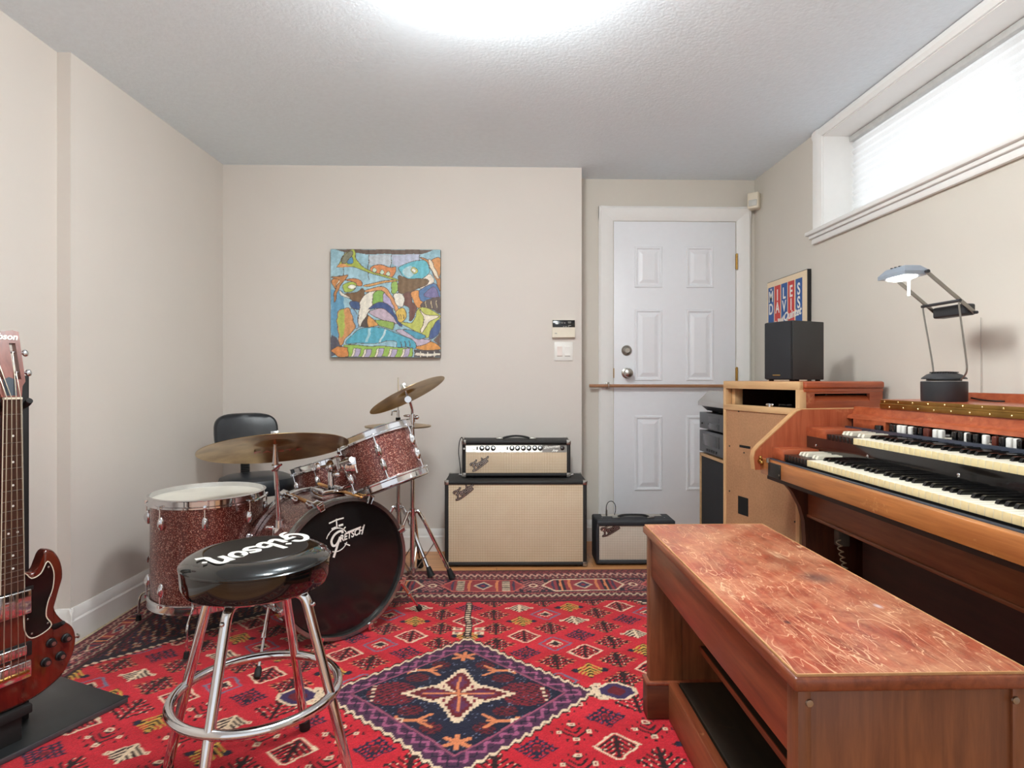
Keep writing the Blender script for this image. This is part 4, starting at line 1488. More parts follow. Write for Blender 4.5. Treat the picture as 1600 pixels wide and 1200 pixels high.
hcr = Vector((-0.13, 0.99, 0))
rcr = Vector((0.99, 0.13, 0))
Nc = tilt_axis(26.0, 0.20, hcr, rcr)
cc_ = Vector((-0.468, 3.11, 1.003))
crash, Mc_ = cymbal('crash_cymbal', 'steeply tilted bronze crash cymbal, highest of the kit', 0.208, cc_, Nc, rcr, 0.014, 0.016, 0.05)
mb = MB()
mb.lathe([(0, 0.03), (0.006, 0.03), (0.007, 0.014), (0.02, 0.013), (0.02, -0.001), (0, -0.001)], 20, Mc_)
mb.box(-0.014, 0.014, -0.0025, 0.0025, 0.018, 0.036, 0.001, M=Mc_)
mb.build('wing_nut', M_['nickel'], crash)

cs = thing('cymbal_stand', 'tall chrome stand with folding legs that holds the tilted crash cymbal', 'stand', (-0.440, 3.17, 0))
O3 = Vector(cs.location)
mb = MB()
mb.cyl((0, 0, 0.055), (0, 0, 0.85), 0.0125, seg=14)
mb.build('base_tube', M_['chrome'], cs)
mb = MB()
tl = Vector((-0.455, 3.12, 0.955)) - O3
mb.tube([(0, 0, 0.82), (0, -0.004, 0.9), tuple(tl + Vector((0.008, 0.01, -0.01)))], 0.0075, 12)
mb.lathe([(0, -0.012), (0.017, -0.012), (0.018, -0.004), (0.018, 0.004), (0.017, 0.012), (0, 0.012)], 24, axis_frame(tuple(tl), (0.1, -1, 0)))
mb.tube([tl, cc_ - Nc * 0.004 - O3], [0.006, 0.005], 10)
mb.build('tilter', M_['chrome'], cs)
mb = MB()
mb.tube([(0, 0, 0.835), (0, 0, 0.875)], 0.017, 14)
mb.ell((-0.026, -0.012, 0.868), 0.02, 0.006, 0.006, None, 10)
mb.ell((0.024, -0.012, 0.86), 0.014, 0.01, 0.012, None, 10)
mb.build('wing_bolt', M_['chrome'], cs)
mb = MB().tube([(0, 0, 0.345), (0, 0, 0.385)], 0.018, 14)
mb.build('collar', M_['chrome'], cs)
tripod(cs, 0.365, 0.205, (math.radians(1), math.radians(86), math.radians(232)), zb=0.062)
MB().tube([(0, 0, 0.05), (0, 0, 0.075)], 0.018, 12).build('foot_collar', M_['chrome'], cs)

hs = thing('hi_hat_stand', 'slim chrome hi-hat stand behind the rack tom', 'stand', (-0.535, 3.30, 0))
MB().cyl((0, 0, 0.03), (0, 0, 0.775), 0.0115, seg=14).build('base_tube', M_['chrome'], hs)
MB().cyl((0, 0, 0.77), (0, 0, 1.068), 0.003, seg=8).build('pull_rod', M_['nickel'], hs)
mb = MB()
mb.cyl((0, 0, 0.835), (0, 0, 0.89), 0.008, seg=12)
mb.tube([(0, 0, 0.885), (-0.03, -0.01, 0.885), (-0.034, -0.012, 0.862)], 0.0045, 8)
mb.build('clutch', M_['chrome'], hs)
MB().cyl((0, 0, 0.832), (0, 0, 0.85), 0.013, seg=14).build('felt_washer', M_['rubber'], hs)
MB().tube([(0, 0, 0.34), (0, 0, 0.385)], 0.018, 14).build('collar', M_['chrome'], hs)
tripod(hs, 0.362, 0.21, (math.radians(-27), math.radians(93), math.radians(213)), zb=0.06)
MB().box(-0.04, 0.04, -0.2, 0.06, 0.0125, 0.024, 0.004).build('pedal', M_['nickel'], hs, Matrix.Rotation(math.radians(200), 4, 'Z') @ T(0, 0, 0))
zv = Vector((0, 0, 1))
cymbal('hi_hat_cymbal', 'upper of the two level hi-hat cymbals', 0.178, (-0.535, 3.30, 0.832), zv, (1, 0, 0), 0.016, 0.010, 0.045, 'pair of hi-hat cymbals')
cymbal('hi_hat_cymbal', 'lower of the two level hi-hat cymbals, turned bowl up', 0.178, (-0.535, 3.30, 0.776), -zv, (1, 0, 0), 0.016, 0.008, 0.045, 'pair of hi-hat cymbals')

# drumsticks lying on the bass drum
for k, (a, b, lab) in enumerate((((-0.905, 2.655, 0.560), (-0.68, 2.40, 0.552), 'pale hickory drumstick lying across the left side of the bass drum top'),
                                 ((-0.80, 2.735, 0.590), (-0.545, 2.465, 0.580), 'pale hickory drumstick lying under the rack tom mount'))):
    a, b = Vector(a), Vector(b)
    stck = thing('drumstick', lab, 'drumstick', tuple((a + b) / 2 - Vector((0, 0, 0.007))), 0, 'drumsticks on the bass drum')
    Oq = Vector(stck.location)
    P = [a + (b - a) * t for t in (0, 0.02, 0.6, 0.9, 0.965, 0.975, 0.99, 1.0)]
    MB().tube([p - Oq for p in P], [0.004, 0.007, 0.007, 0.0042, 0.003, 0.0048, 0.0048, 0.002], 12).build('shaft', M_['stick'], stck)

# ------------------------------------------------------------------ drummer's chair
fd = Vector((0.6, -0.8, 0))
ch = thing('drum_chair', 'black vinyl swivel chair with small backrest in the left corner', 'chair', (-1.255, 3.20, 0), math.atan2(fd.y, fd.x) + PI / 2)
# local frame: -y is the front
mb = MB()
out = []
for k in range(40):
    a = 2 * PI * k / 40
    out.append((0.185 * (abs(math.cos(a)) ** 0.7) * math.copysign(1, math.cos(a)), 0.175 * (abs(math.sin(a)) ** 0.7) * math.copysign(1, math.sin(a))))
rings = []
for (s, z) in ((0.80, 0.462), (0.95, 0.468), (1.0, 0.49), (0.99, 0.52), (0.93, 0.545), (0.78, 0.557), (0.45, 0.561), (0.15, 0.562)):
    rings.append([(x * s, y * s, z) for x, y in out])
mb.rings(rings)
mb.build('seat', M_['vinyl'], ch)
mb = MB()
bo = []
for k in range(40):
    a = 2 * PI * k / 40
    bo.append((0.165 * (abs(math.cos(a)) ** 0.55) * math.copysign(1, math.cos(a)), 0.105 * (abs(math.sin(a)) ** 0.6) * math.copysign(1, math.sin(a))))


def bp(x, z, y):
    return Vector((x, 0.215 + y - 0.035 * (x / 0.165) ** 2 + (z) * 0.18, 0.765 + z))


for lo, nm, m in (((1.0, 0.0), 'backrest', 'vinyl'),):
    rings = [[bp(x * s, z * s, y) for x, z in bo] for (s, y) in ((0.9, 0.03), (1.0, 0.022), (1.0, 0.0), (0.93, -0.012), (0.75, -0.018), (0.35, -0.02))]
    mb.rings(rings)
    mb.build(nm, M_[m], ch)
mb = MB()
P, rad = [], []
for i in range(41):
    t = i / 40
    P.append((0, 0.222 + 0.012 * t, 0.535 + 0.19 * t))
    rad.append(0.021 if i % 2 else 0.026)
mb.tube(P, rad, 14)
mb.build('pleated_post', M_['rubber'], ch, None, 10)
mb = MB().tube(smooth([(0, 0.03, 0.455), (0, 0.16, 0.448), (0, 0.222, 0.462), (0, 0.222, 0.54)], 5), 0.014, 10, flat=0.5)
mb.build('back_bracket', M_['black'], ch)
MB().lathe([(0.028, 0.1), (0.028, 0.30), (0.018, 0.30), (0.018, 0.45), (0.06, 0.452), (0.06, 0.464), (0, 0.464)], 20).build('column', M_['black'], ch)
for k in range(5):
    Mr = Matrix.Rotation(2 * PI * k / 5 + 0.3, 4, 'Z')
    lg = MB().tube([Mr @ Vector(p) for p in ((0.02, 0, 0.115), (0.12, 0, 0.1), (0.23, 0, 0.068))], [0.02, 0.017, 0.013], 10).build('leg', M_['black'], ch)
    mb = MB()
    for sy in (-0.012, 0.012):
        mb.cyl(Mr @ Vector((0.232, sy - 0.007, 0.0365)), Mr @ Vector((0.232, sy + 0.007, 0.0365)), 0.024, seg=16)
    mb.cyl(Mr @ Vector((0.23, 0, 0.04)), Mr @ Vector((0.23, 0, 0.075)), 0.006, seg=8)
    mb.build('caster', M_['rubber'], lg)

# ------------------------------------------------------------------ round stool in front
so = thing('round_stool', 'glossy black round bar stool with white lettering and chrome foot ring', 'stool', (-0.613, 1.567, 0))
ZT = 0.625
mb = MB()
mb.lathe([(0, ZT - 0.092), (0.160, ZT - 0.092), (0.171, ZT - 0.085), (0.177, ZT - 0.07), (0.179, ZT - 0.03), (0.1785, ZT - 0.024), (0.176, ZT - 0.019), (0.165, ZT - 0.010), (0.148, ZT - 0.004), (0.128, ZT - 0.0005), (0.122, ZT - 0.001), (0, ZT - 0.001)], 96)
seat = mb.build('seat', M_['seatgloss'], so)
MB().lathe([(0.178, ZT - 0.030), (0.1805, ZT - 0.028), (0.1805, ZT - 0.0245), (0.178, ZT - 0.0225)], 96).build('piping', M_['seatgloss'], seat)
MB().lathe([(0.1235, ZT - 0.0008), (0.122, ZT + 0.0005), (0, ZT + 0.0005)], 96).build('top_panel', M_['seatpanel'], seat)
# lettering: G i b s o n in heavy slanted strokes
G = [
    ([(1.35, 1.55), (1.15, 1.95), (0.65, 1.95), (0.2, 1.35), (0.2, 0.6), (0.6, 0.1), (1.1, 0.25), (1.3, 0.75)], 0.36),
    ([(0.85, 0.85), (1.5, 0.85)], 0.30),
    ([(1.34, 0.85), (1.2, 0.15), (0.95, -0.35), (0.45, -0.5)], 0.26),
    ([(1.9, 1.15), (1.9, 0.35), (2.1, 0.1), (2.45, 0.3)], 0.36),
    ([(2.0, 1.68), (2.06, 1.74)], 0.34),
    ([(2.75, 2.15), (2.75, 0.25), (3.15, 0.08), (3.5, 0.45), (3.4, 1.0), (2.95, 1.0)], 0.34),
    ([(4.55, 1.05), (4.15, 1.2), (3.95, 0.92), (4.3, 0.62), (4.5, 0.32), (4.15, 0.06), (3.75, 0.2)], 0.33),
    ([(5.35, 1.1), (4.95, 0.95), (4.85, 0.4), (5.2, 0.08), (5.6, 0.35), (5.65, 0.9), (5.35, 1.1)], 0.33),
    ([(6.1, 1.15), (6.1, 0.1)], 0.36),
    ([(6.1, 0.75), (6.5, 1.15), (6.85, 0.95), (6.85, 0.1), (6.8, -0.5), (7.2, -0.75)], 0.34),
    ([(7.3, 0.16), (7.34, 0.2)], 0.26),
]
k = 0.0415
mb = MB()
for i, (p, w) in enumerate(G):
    mb.ribbon([([((x + 0.22 * y) * k, y * k) for x, y in p], w * k)], w * k, 0.0006 + 0.00004 * i, None, 6)
mx_ = 3.75 * k + 0.008
mb.build('lettering', M_['logo'], seat, T(0, 0, ZT + 0.0007) @ Matrix.Rotation(math.radians(246), 4, 'Z') @ T(-mx_, -0.028, 0), 0)
MB().lathe([(0, ZT - 0.104), (0.12, ZT - 0.104), (0.14, ZT - 0.1), (0.14, ZT - 0.09), (0, ZT - 0.09)], 48).build('swivel_plate', M_['black'], so)
for a in (12, 102, 192, 282):
    a = math.radians(a - 21)
    Mr = Matrix.Rotation(a, 4, 'Z')
    pts = smooth([(0.06, 0, ZT - 0.106), (0.105, 0, ZT - 0.107), (0.128, 0, ZT - 0.12), (0.139, 0, ZT - 0.15)], 5) + [Vector((0.199, 0, 0.255)), Vector((0.254, 0, 0.035))]
    lg = MB().tube([Mr @ Vector(p) for p in pts], 0.0125, 14).build('leg', M_['chrome'], so)
    MB().tube([Mr @ Vector((0.252, 0, 0.045)), Mr @ Vector((0.259, 0, 0.0155))], 0.0155, 14).build('rubber_foot', M_['rubber'], lg)
    MB().ell((0.150, 0, ZT - 0.135), 0.006, 0.006, 0.006, Mr, 10).build('rivet', M_['chrome'], lg)
MB().tube([(0.199 * math.cos(2 * PI * i / 72), 0.199 * math.sin(2 * PI * i / 72), 0.262) for i in range(72)], 0.0125, 14, closed=True).build('foot_ring', M_['chrome'], so)


# ------------------------------------------------------------------ amplifiers
SCRIPT = [
    [(0.2, 2.1), (0.0, 2.55), (0.6, 2.75), (1.6, 2.45), (2.7, 2.6), (3.1, 2.9)],
    [(1.75, 2.45), (1.35, 1.4), (0.85, 0.2), (0.3, -0.55), (-0.2, -0.4)],
    [(0.75, 1.3), (1.5, 1.35), (2.1, 1.6)],
    [(2.35, 0.65), (2.95, 0.95), (2.9, 1.4), (2.45, 1.3), (2.3, 0.6), (2.7, 0.15), (3.2, 0.45)],
    [(3.35, 1.3), (3.3, 0.15), (3.45, 0.8), (3.9, 1.3), (4.15, 1.0), (4.1, 0.3), (4.4, 0.15)],
    [(5.4, 1.15), (4.95, 1.3), (4.65, 0.7), (4.9, 0.15), (5.4, 0.5), (5.75, 2.5), (5.5, 0.5), (5.8, 0.15)],
    [(6.1, 0.65), (6.7, 0.95), (6.6, 1.4), (6.15, 1.25), (6.05, 0.5), (6.5, 0.15), (6.95, 0.45)],
    [(7.1, 1.3), (7.15, 0.2), (7.3, 0.85), (7.7, 1.35), (8.2, 1.25), (8.6, 1.55)],
    [(0.3, -0.55), (1.6, -0.75), (4.5, -0.5), (7.6, 0.0)],
]


def script_logo(parent, x, y, z, width, deg, th=0.0035):
    """raised cursive nameplate with a dark backing; faces -y"""
    k = width / 8.8
    base = frame((x, y, z), (1, 0, 0), (0, 0, 1), (0, -1, 0)) @ Matrix.Rotation(math.radians(deg), 4, 'Z')
    S = [[((px + 0.12 * py) * k, py * k) for px, py in s] for s in SCRIPT]
    mb = MB()
    for i, s in enumerate(S):
        mb.ribbon([(s, 0.75 * k)], 0.75 * k, th * 0.6 + 0.00004 * i, base, 5)
    bk = mb.build('nameplate', M_['black'], parent, None, 0)
    mb = MB()
    for i, s in enumerate(S):
        mb.ribbon([(s, 0.30 * k)], 0.30 * k, th + 0.00004 * i, base, 5)
    mb.build('script', M_['nickel'], bk, None, 0)


def corner(mb, x, y, z, sx, sy, sz, r=0.028):
    """pressed metal corner cap: three rounded plates and a ball at the very corner"""
    t = 0.0025
    mb.box(min(x, x - sx * r), max(x, x - sx * r), min(y, y + sy * t), max(y, y + sy * t), min(z, z - sz * r), max(z, z - sz * r), 0.001)
    mb.box(min(x, x + sx * t), max(x, x + sx * t), min(y, y - sy * r), max(y, y - sy * r), min(z, z - sz * r), max(z, z - sz * r), 0.001)
    mb.box(min(x, x - sx * r), max(x, x - sx * r), min(y, y - sy * r), max(y, y - sy * r), min(z, z + sz * t), max(z, z + sz * t), 0.001)
    mb.ell((x - sx * 0.004, y - sy * 0.004, z - sz * 0.004), 0.008, 0.008, 0.008, None, 10)


def amp_box(root, W, D, Hh, tolex, border, zlow, ztop, grille, inset=0.006):
    mb = MB()
    t = border
    mb.box(-W / 2, W / 2, 0.03, D, 0, Hh, 0.008, 3)
    mb.box(-W / 2, W / 2, 0, 0.05, Hh - ztop, Hh, 0.008, 3)
    mb.box(-W / 2, W / 2, 0, 0.05, 0, zlow, 0.008, 3)
    mb.box(-W / 2, -W / 2 + t, 0, 0.05, 0, Hh, 0.008, 3)
    mb.box(W / 2 - t, W / 2, 0, 0.05, 0, Hh, 0.008, 3)
    mb.build('cabinet', tolex, root)


# big speaker cabinet
CX, CYF = 0.108, 3.40
W, D, Hh = 0.80, 0.285, 0.478
cab = thing('speaker_cabinet', 'wide black speaker cabinet with wheat grille cloth on the floor under the amplifier head', 'amplifier cabinet', (CX, CYF, 0.0), math.radians(-1.0))
MI = T(0, 0, 0.008)
amp_box(cab, W, D, Hh, M_['tolex'], 0.021, 0.02, 0.022, None)
for o in [c for c in cab.children]:
    o.location.z = 0.008
MB().box(-W / 2 + 0.018, W / 2 - 0.018, 0.008, 0.032, 0.026, Hh - 0.012, 0.003).build('grille_cloth', M_['grille'], cab)
script_logo(cab, -W / 2 + 0.065, 0.0075, Hh - 0.092, 0.125, 31)
mb_all = [(-1, -1, 1), (1, -1, 1), (-1, -1, -1), (1, -1, -1), (-1, 1, 1), (1, 1, 1)]
for sx, sy, sz in mb_all:
    mb = MB()
    corner(mb, sx * W / 2, 0 if sy < 0 else D, 0.008 + (Hh if sz > 0 else 0), sx, sy, sz, 0.022)
    mb.build('corner_cap', M_['nickel'], cab)
for sx in (-1, 1):
    for yy in (0.04, D - 0.04):
        MB().lathe([(0, 0), (0.015, 0), (0.017, 0.0085), (0, 0.0085)], 16, T(sx * (W / 2 - 0.06), yy, 0)).build('foot', M_['rubber'], cab)

# amplifier head on top
HX, HYF, HZ = 0.114, 3.50, 0.486
W, D, Hh = 0.628, 0.19, 0.208
hd_ = thing('amplifier_head', 'black tube amplifier head with row of knobs standing on the wide speaker cabinet', 'amplifier', (HX, HYF, HZ), math.radians(-1.0))
amp_box(hd_, W, D, Hh, M_['tolex'], 0.021, 0.02, 0.02, None)
for o in list(hd_.children):
    o.location.z = 0.008
MB().box(-W / 2 + 0.018, W / 2 - 0.018, 0.008, 0.032, 0.026, 0.150, 0.003).build('grille_cloth', M_['grille'], hd_)
pnl = MB()
pnl.prism([(0.006, 0.148), (0.02, 0.190), (0.032, 0.190), (0.032, 0.148)], lambda a, b, t: (t, a, b), -W / 2 + 0.021, W / 2 - 0.021)
pnl = pnl.build('control_panel', M_['panel'], hd_)
Mp = lambda x, z: frame((x, 0.006 + 0.014 * (z - 0.148) / 0.042 - 0.0005, z), (1, 0, 0), (0, 0.316, 0.949), (0, -0.949, 0.316))
kx = lambda zx: -W / 2 + 0.021 + (zx - 112) / (1470 - 112) * (W - 0.042)
for zx in (328, 402, 480, 733, 808, 886, 962, 1040, 1113):
    mb = MB()
    mb.lathe([(0, 0), (0.0145, 0), (0.0145, 0.003), (0.0105, 0.0045), (0.0095, 0.015), (0, 0.015)], 20, Mp(kx(zx), 0.171))
    kb = mb.build('knob', M_['black'], pnl)
    MB().lathe([(0, 0.0155), (0.0065, 0.0152), (0.0072, 0.014)], 14, Mp(kx(zx), 0.171)).build('knob_cap', M_['chrome'], kb)
for zx in (222, 575, 628):
    MB().lathe([(0.0035, 0.004), (0.008, 0.004), (0.009, 0.0), (0.0035, 0.0), (0.0035, 0.004)], 16, Mp(kx(zx), 0.171)).build('input_jack', M_['nickel'], pnl)
for zx in (265, 670):
    MB().box(-0.004, 0.004, -0.008, 0.008, 0, 0.006, 0.001, M=Mp(kx(zx), 0.171)).build('bright_switch', M_['black'], pnl)
MB().lathe([(0, 0), (0.012, 0), (0.012, 0.006), (0.008, 0.012), (0, 0.013)], 16, Mp(kx(1412), 0.171)).build('pilot_lamp', mat('dark jewel', (40, 24, 24), 0.2), pnl)
text_part('panel_script', 'Showman', 0.023, M_['logo'], pnl, Mp(kx(1265), 0.178) @ T(0, 0, 0.001) @ Matrix.Rotation(0.1, 4, 'Z'), shear=0.5, offset=0.0006)
text_part('panel_script', 'Amp', 0.017, M_['logo'], pnl, Mp(kx(1310), 0.158) @ T(0, 0, 0.001) @ Matrix.Rotation(0.05, 4, 'Z'), shear=0.5, offset=0.0006)
mb = MB()
mb.box(kx(1140), kx(1468), -0.021, 0.021, 0.0003, 0.0008, M=T(0, 0, 0) @ frame((0, 0.0129, 0.169), (1, 0, 0), (0, 0.316, 0.949), (0, -0.949, 0.316)))
mb.build('script_field', mat('dark panel field', (104, 98, 92), 0.4, 0.5), pnl)
mb = MB()
for zx in (222, 328, 402, 480, 575, 628, 733, 808, 886, 962, 1040, 1113):
    mb.box(-0.007, 0.007, -0.0015, 0.0015, 0.0002, 0.0006, M=Mp(kx(zx), 0.1515))
mb.build('panel_legend', mat('white legend', (236, 232, 224), 0.5), pnl)
script_logo(hd_, -W / 2 + 0.062, 0.0075, 0.047, 0.115, 31)
# handle
mb = MB().tube(smooth([(-0.082, D * 0.45, 0.222), (-0.05, D * 0.45, 0.231), (0, D * 0.45, 0.236), (0.05, D * 0.45, 0.231), (0.082, D * 0.45, 0.222)], 6), 0.011, 10, flat=0.55)
hdl = mb.build('handle', M_['black'], hd_)
for sx in (-1, 1):
    MB().box(sx * 0.098 - 0.02, sx * 0.098 + 0.02, D * 0.45 - 0.014, D * 0.45 + 0.014, 0.215, 0.227, 0.004).build('handle_end', M_['nickel'], hdl)
for sx, sy, sz in mb_all:
    mb = MB()
    corner(mb, sx * W / 2, 0 if sy < 0 else D, 0.008 + (Hh if sz > 0 else 0), sx, sy, sz, 0.022)
    mb.build('corner_cap', M_['nickel'], hd_)
for sx in (-1, 1):
    mb = MB().box(sx * (W / 2 + 0.012) - 0.014, sx * (W / 2 + 0.012) + 0.014, 0.07, 0.1, 0.0, 0.012, 0.004)
    mb.build('tilt_bracket', M_['chrome'], hd_)
    for yy in (0.03, D - 0.03):
        MB().lathe([(0, 0), (0.012, 0), (0.014, 0.0085), (0, 0.0085)], 16, T(sx * (W / 2 - 0.05), yy, 0)).build('foot', M_['rubber'], hd_)
# guitar lead plugged into the head, drooping over its left side
cbl = thing('guitar_lead', 'thin black lead plugged into the amplifier head and looped over its left end', 'cable', (-0.187, 3.46, 0.494))
Mi = T(0.187, -3.46, -0.494)
MB().tube(smooth([(-0.187, 3.478, 0.665), (-0.187, 3.468, 0.68), (-0.192, 3.472, 0.71), (-0.203, 3.50, 0.722), (-0.217, 3.53, 0.69), (-0.222, 3.54, 0.63), (-0.218, 3.555, 0.58), (-0.214, 3.59, 0.52), (-0.216, 3.64, 0.494)], 6), 0.0026, 8).build('cord', M_['rubber'], cbl, Mi)
MB().cyl((-0.187, 3.505, 0.656), (-0.187, 3.475, 0.66), 0.006, seg=10).build('plug', M_['nickel'], cbl, Mi)

# small combo amp by the door
W, D, Hh = 0.452, 0.185, 0.248
sa = thing('combo_amplifier', 'small black combo amplifier with silver grille cloth in front of the door', 'amplifier', (0.790, 3.412, 0), math.radians(-1.0))
mb = MB()
mb.box(-W / 2, W / 2, 0.028, D, 0, Hh, 0.01, 3)
mb.box(-W / 2, W / 2, 0, 0.05, Hh - 0.032, Hh, 0.01, 3)
mb.box(-W / 2, W / 2, 0, 0.05, 0, 0.026, 0.01, 3)
mb.box(-W / 2, -W / 2 + 0.02, 0, 0.05, 0, Hh, 0.01, 3)
mb.box(W / 2 - 0.02, W / 2, 0, 0.05, 0, Hh, 0.01, 3)
mb.build('cabinet', M_['tolexgrey'], sa, T(0, 0, 0.007))
MB().box(-W / 2 + 0.017, W / 2 - 0.017, 0.008, 0.031, 0.03, Hh - 0.022, 0.003).build('grille_cloth', M_['grillesilver'], sa)
script_logo(sa, -W / 2 + 0.04, 0.0075, Hh - 0.075, 0.118, 24)
mb = MB().tube(smooth([(-0.09, D * 0.4, 0.262), (-0.05, D * 0.4, 0.272), (0.05, D * 0.4, 0.272), (0.09, D * 0.4, 0.262)], 6), 0.011, 10, flat=0.55)
hdl = mb.build('handle', M_['black'], sa)
for sx in (-1, 1):
    MB().box(sx * 0.1 - 0.022, sx * 0.1 + 0.022, D * 0.4 - 0.013, D * 0.4 + 0.013, 0.254, 0.264, 0.004).build('handle_end', M_['nickel'], hdl)
MB().box(-W / 2 + 0.05, W / 2 - 0.05, D - 0.07, D - 0.02, 0.254, 0.2575, 0.001).build('control_panel', M_['panel'], sa)
for sx in (-1, 1):
    for yy in (0.04, D - 0.04):
        MB().lathe([(0, 0), (0.012, 0), (0.014, 0.0075), (0, 0.0075)], 16, T(sx * (W / 2 - 0.04), yy, 0)).build('foot', M_['rubber'], sa)
    MB().lathe([(0, 0), (0.004, 0.0), (0.004, 0.002), (0, 0.003)], 10, T(sx * (W / 2 - 0.045), D * 0.4, 0.2545)).build('screw', M_['chrome'], sa)
pc = thing('patch_cable', 'short black patch cable looping up from the small combo amplifier', 'cable', (0.660, 3.53, 0.257))
Mi = T(-0.660, -3.53, -0.257)
MB().tube(smooth([(0.644, 3.53, 0.275), (0.643, 3.53, 0.312), (0.655, 3.53, 0.337), (0.677, 3.53, 0.342), (0.694, 3.53, 0.322), (0.697, 3.53, 0.29), (0.69, 3.53, 0.262)], 6), 0.0022, 8).build('cord', M_['rubber'], pc, Mi)
MB().cyl((0.644, 3.53, 0.258), (0.644, 3.53, 0.292), 0.0055, seg=10).build('plug', M_['nickel'], pc, Mi)

# ------------------------------------------------------------------ hifi stack in the corner
SX, SY0, SY1 = 1.225, 3.19, 3.62
tw = thing('floor_speaker', 'floor-standing wooden speaker with dark cloth front beside the door', 'speaker', (SX + 0.17, (SY0 + SY1) / 2, 0))
Mi = T(-SX - 0.17, -(SY0 + SY1) / 2, 0)
mb = MB()
mb.box(SX + 0.02, SX + 0.34, SY0, SY1, 0, 0.618, 0.002)
mb.box(SX, SX + 0.03, SY0, SY0 + 0.014, 0, 0.618).box(SX, SX + 0.03, SY1 - 0.014, SY1, 0, 0.618)
mb.box(SX, SX + 0.03, SY0, SY1, 0.602, 0.618).box(SX, SX + 0.03, SY0, SY1, 0, 0.03)
mb.build('cabinet', M_['pine'], tw, Mi)
MB().box(SX + 0.006, SX + 0.022, SY0 + 0.014, SY1 - 0.014, 0.03, 0.602, 0.003).build('cloth_front', M_['speakercloth'], tw, Mi)


def component(name, label, z0, z1, kind):
    t = thing(name, label, kind, (SX + 0.16, (SY0 + SY1) / 2, z0))
    Mi = T(-SX - 0.16, -(SY0 + SY1) / 2, -z0)
    MB().box(SX + 0.012, SX + 0.32, SY0 + 0.006, SY1 - 0.002, z0 + 0.01, z1, 0.002).build('case', M_['black'], t, Mi)
    MB().box(SX, SX + 0.014, SY0 + 0.002, SY1 + 0.002, z0 + 0.01, z1, 0.002).build('faceplate', M_['stereo'], t, Mi)
    for yy in (SY0 + 0.05, SY1 - 0.05):
        MB().cyl((SX + 0.05, yy, z0), (SX + 0.05, yy, z0 + 0.011), 0.016, seg=14).build('foot', M_['rubber'], t, Mi)
        MB().cyl((SX + 0.27, yy, z0), (SX + 0.27, yy, z0 + 0.011), 0.016, seg=14).build('foot', M_['rubber'], t, Mi)
    return t, Mi


t, Mi = component('receiver', 'graphite stereo receiver with wide display, lower of the two hifi units on the floor speaker', 0.618, 0.755, 'stereo')
MB().box(SX - 0.002, SX + 0.002, 3.30, 3.56, 0.672, 0.737, 0.001).build('display', M_['display'], t, Mi)
for k in range(5):
    MB().box(SX - 0.006, SX + 0.001, 3.50 - 0.035 * k - 0.026, 3.50 - 0.035 * k, 0.640, 0.654, 0.002).build('button', M_['black'], t, Mi)
t, Mi = component('cassette_deck', 'graphite disc player with tray, upper of the two hifi units below the turntable', 0.757, 0.862, 'stereo')
t.name = 'disc_player'
MB().box(SX - 0.002, SX + 0.002, 3.30, 3.47, 0.815, 0.842, 0.001).build('tray', M_['stereo'], t, Mi)
MB().box(SX - 0.002, SX + 0.002, 3.30, 3.47, 0.775, 0.806, 0.001).build('display', M_['display'], t, Mi)
MB().cyl((SX - 0.006, 3.57, 0.797), (SX + 0.001, 3.57, 0.797), 0.005, seg=12).build('button', M_['black'], t, Mi)

tt = thing('turntable', 'turntable under a smoky dust cover on top of the hifi units', 'turntable', (SX + 0.15, 3.41, 0.862))
Mi = T(-SX - 0.15, -3.41, -0.862)
mb = MB()
mb.prism([(SX + 0.0, 0.902), (SX + 0.035, 0.872), (SX + 0.30, 0.872), (SX + 0.33, 0.902)], lambda a, b, t: (a, t, b), 3.19, 3.59)
mb.build('plinth', M_['lampbase'], tt, Mi)
for yy in (3.24, 3.55):
    for xx in (SX + 0.07, SX + 0.27):
        MB().cyl((xx, yy, 0.862), (xx, yy, 0.873), 0.018, seg=14).build('foot', M_['rubber'], tt, Mi)
MB().lathe([(0, 0), (0.145, 0), (0.145, 0.014), (0, 0.014)], 40, T(SX + 0.165, 3.39, 0.925)).build('platter', M_['black'], tt, Mi)
smk = newmat('smoked acrylic')
smk[2].inputs['Base Color'].default_value = rgba((196, 194, 190))
smk[2].inputs['Roughness'].default_value = 0.12
smk[2].inputs['Alpha'].default_value = 0.72
mb = MB()
ra = [(SX - 0.012, 3.615), (SX - 0.012, 3.18), (SX + 0.34, 3.18), (SX + 0.34, 3.615)]
rings = [[(x, y, 0.902) for x, y in ra], [(x, y, 0.926) for x, y in ra],
         [(x + (0.02 if x < SX + 0.1 else -0.01), y + (0.01 if y < 3.4 else -0.13), 0.992) for x, y in ra]]
mb.rings(rings, cap0=False)
mb.build('dust_cover', smk[0], tt, Mi, 10)

# ------------------------------------------------------------------ organ tone cabinet
LC = (1.255, 2.47)
LW, LL, LH = 0.43, 0.515, 1.0375
lc = thing('organ_speaker', 'tall organ speaker cabinet, bare fibreboard side to the room, cherry side behind the organ', 'organ speaker', (LC[0], LC[1], 0.0125), math.radians(14.5))
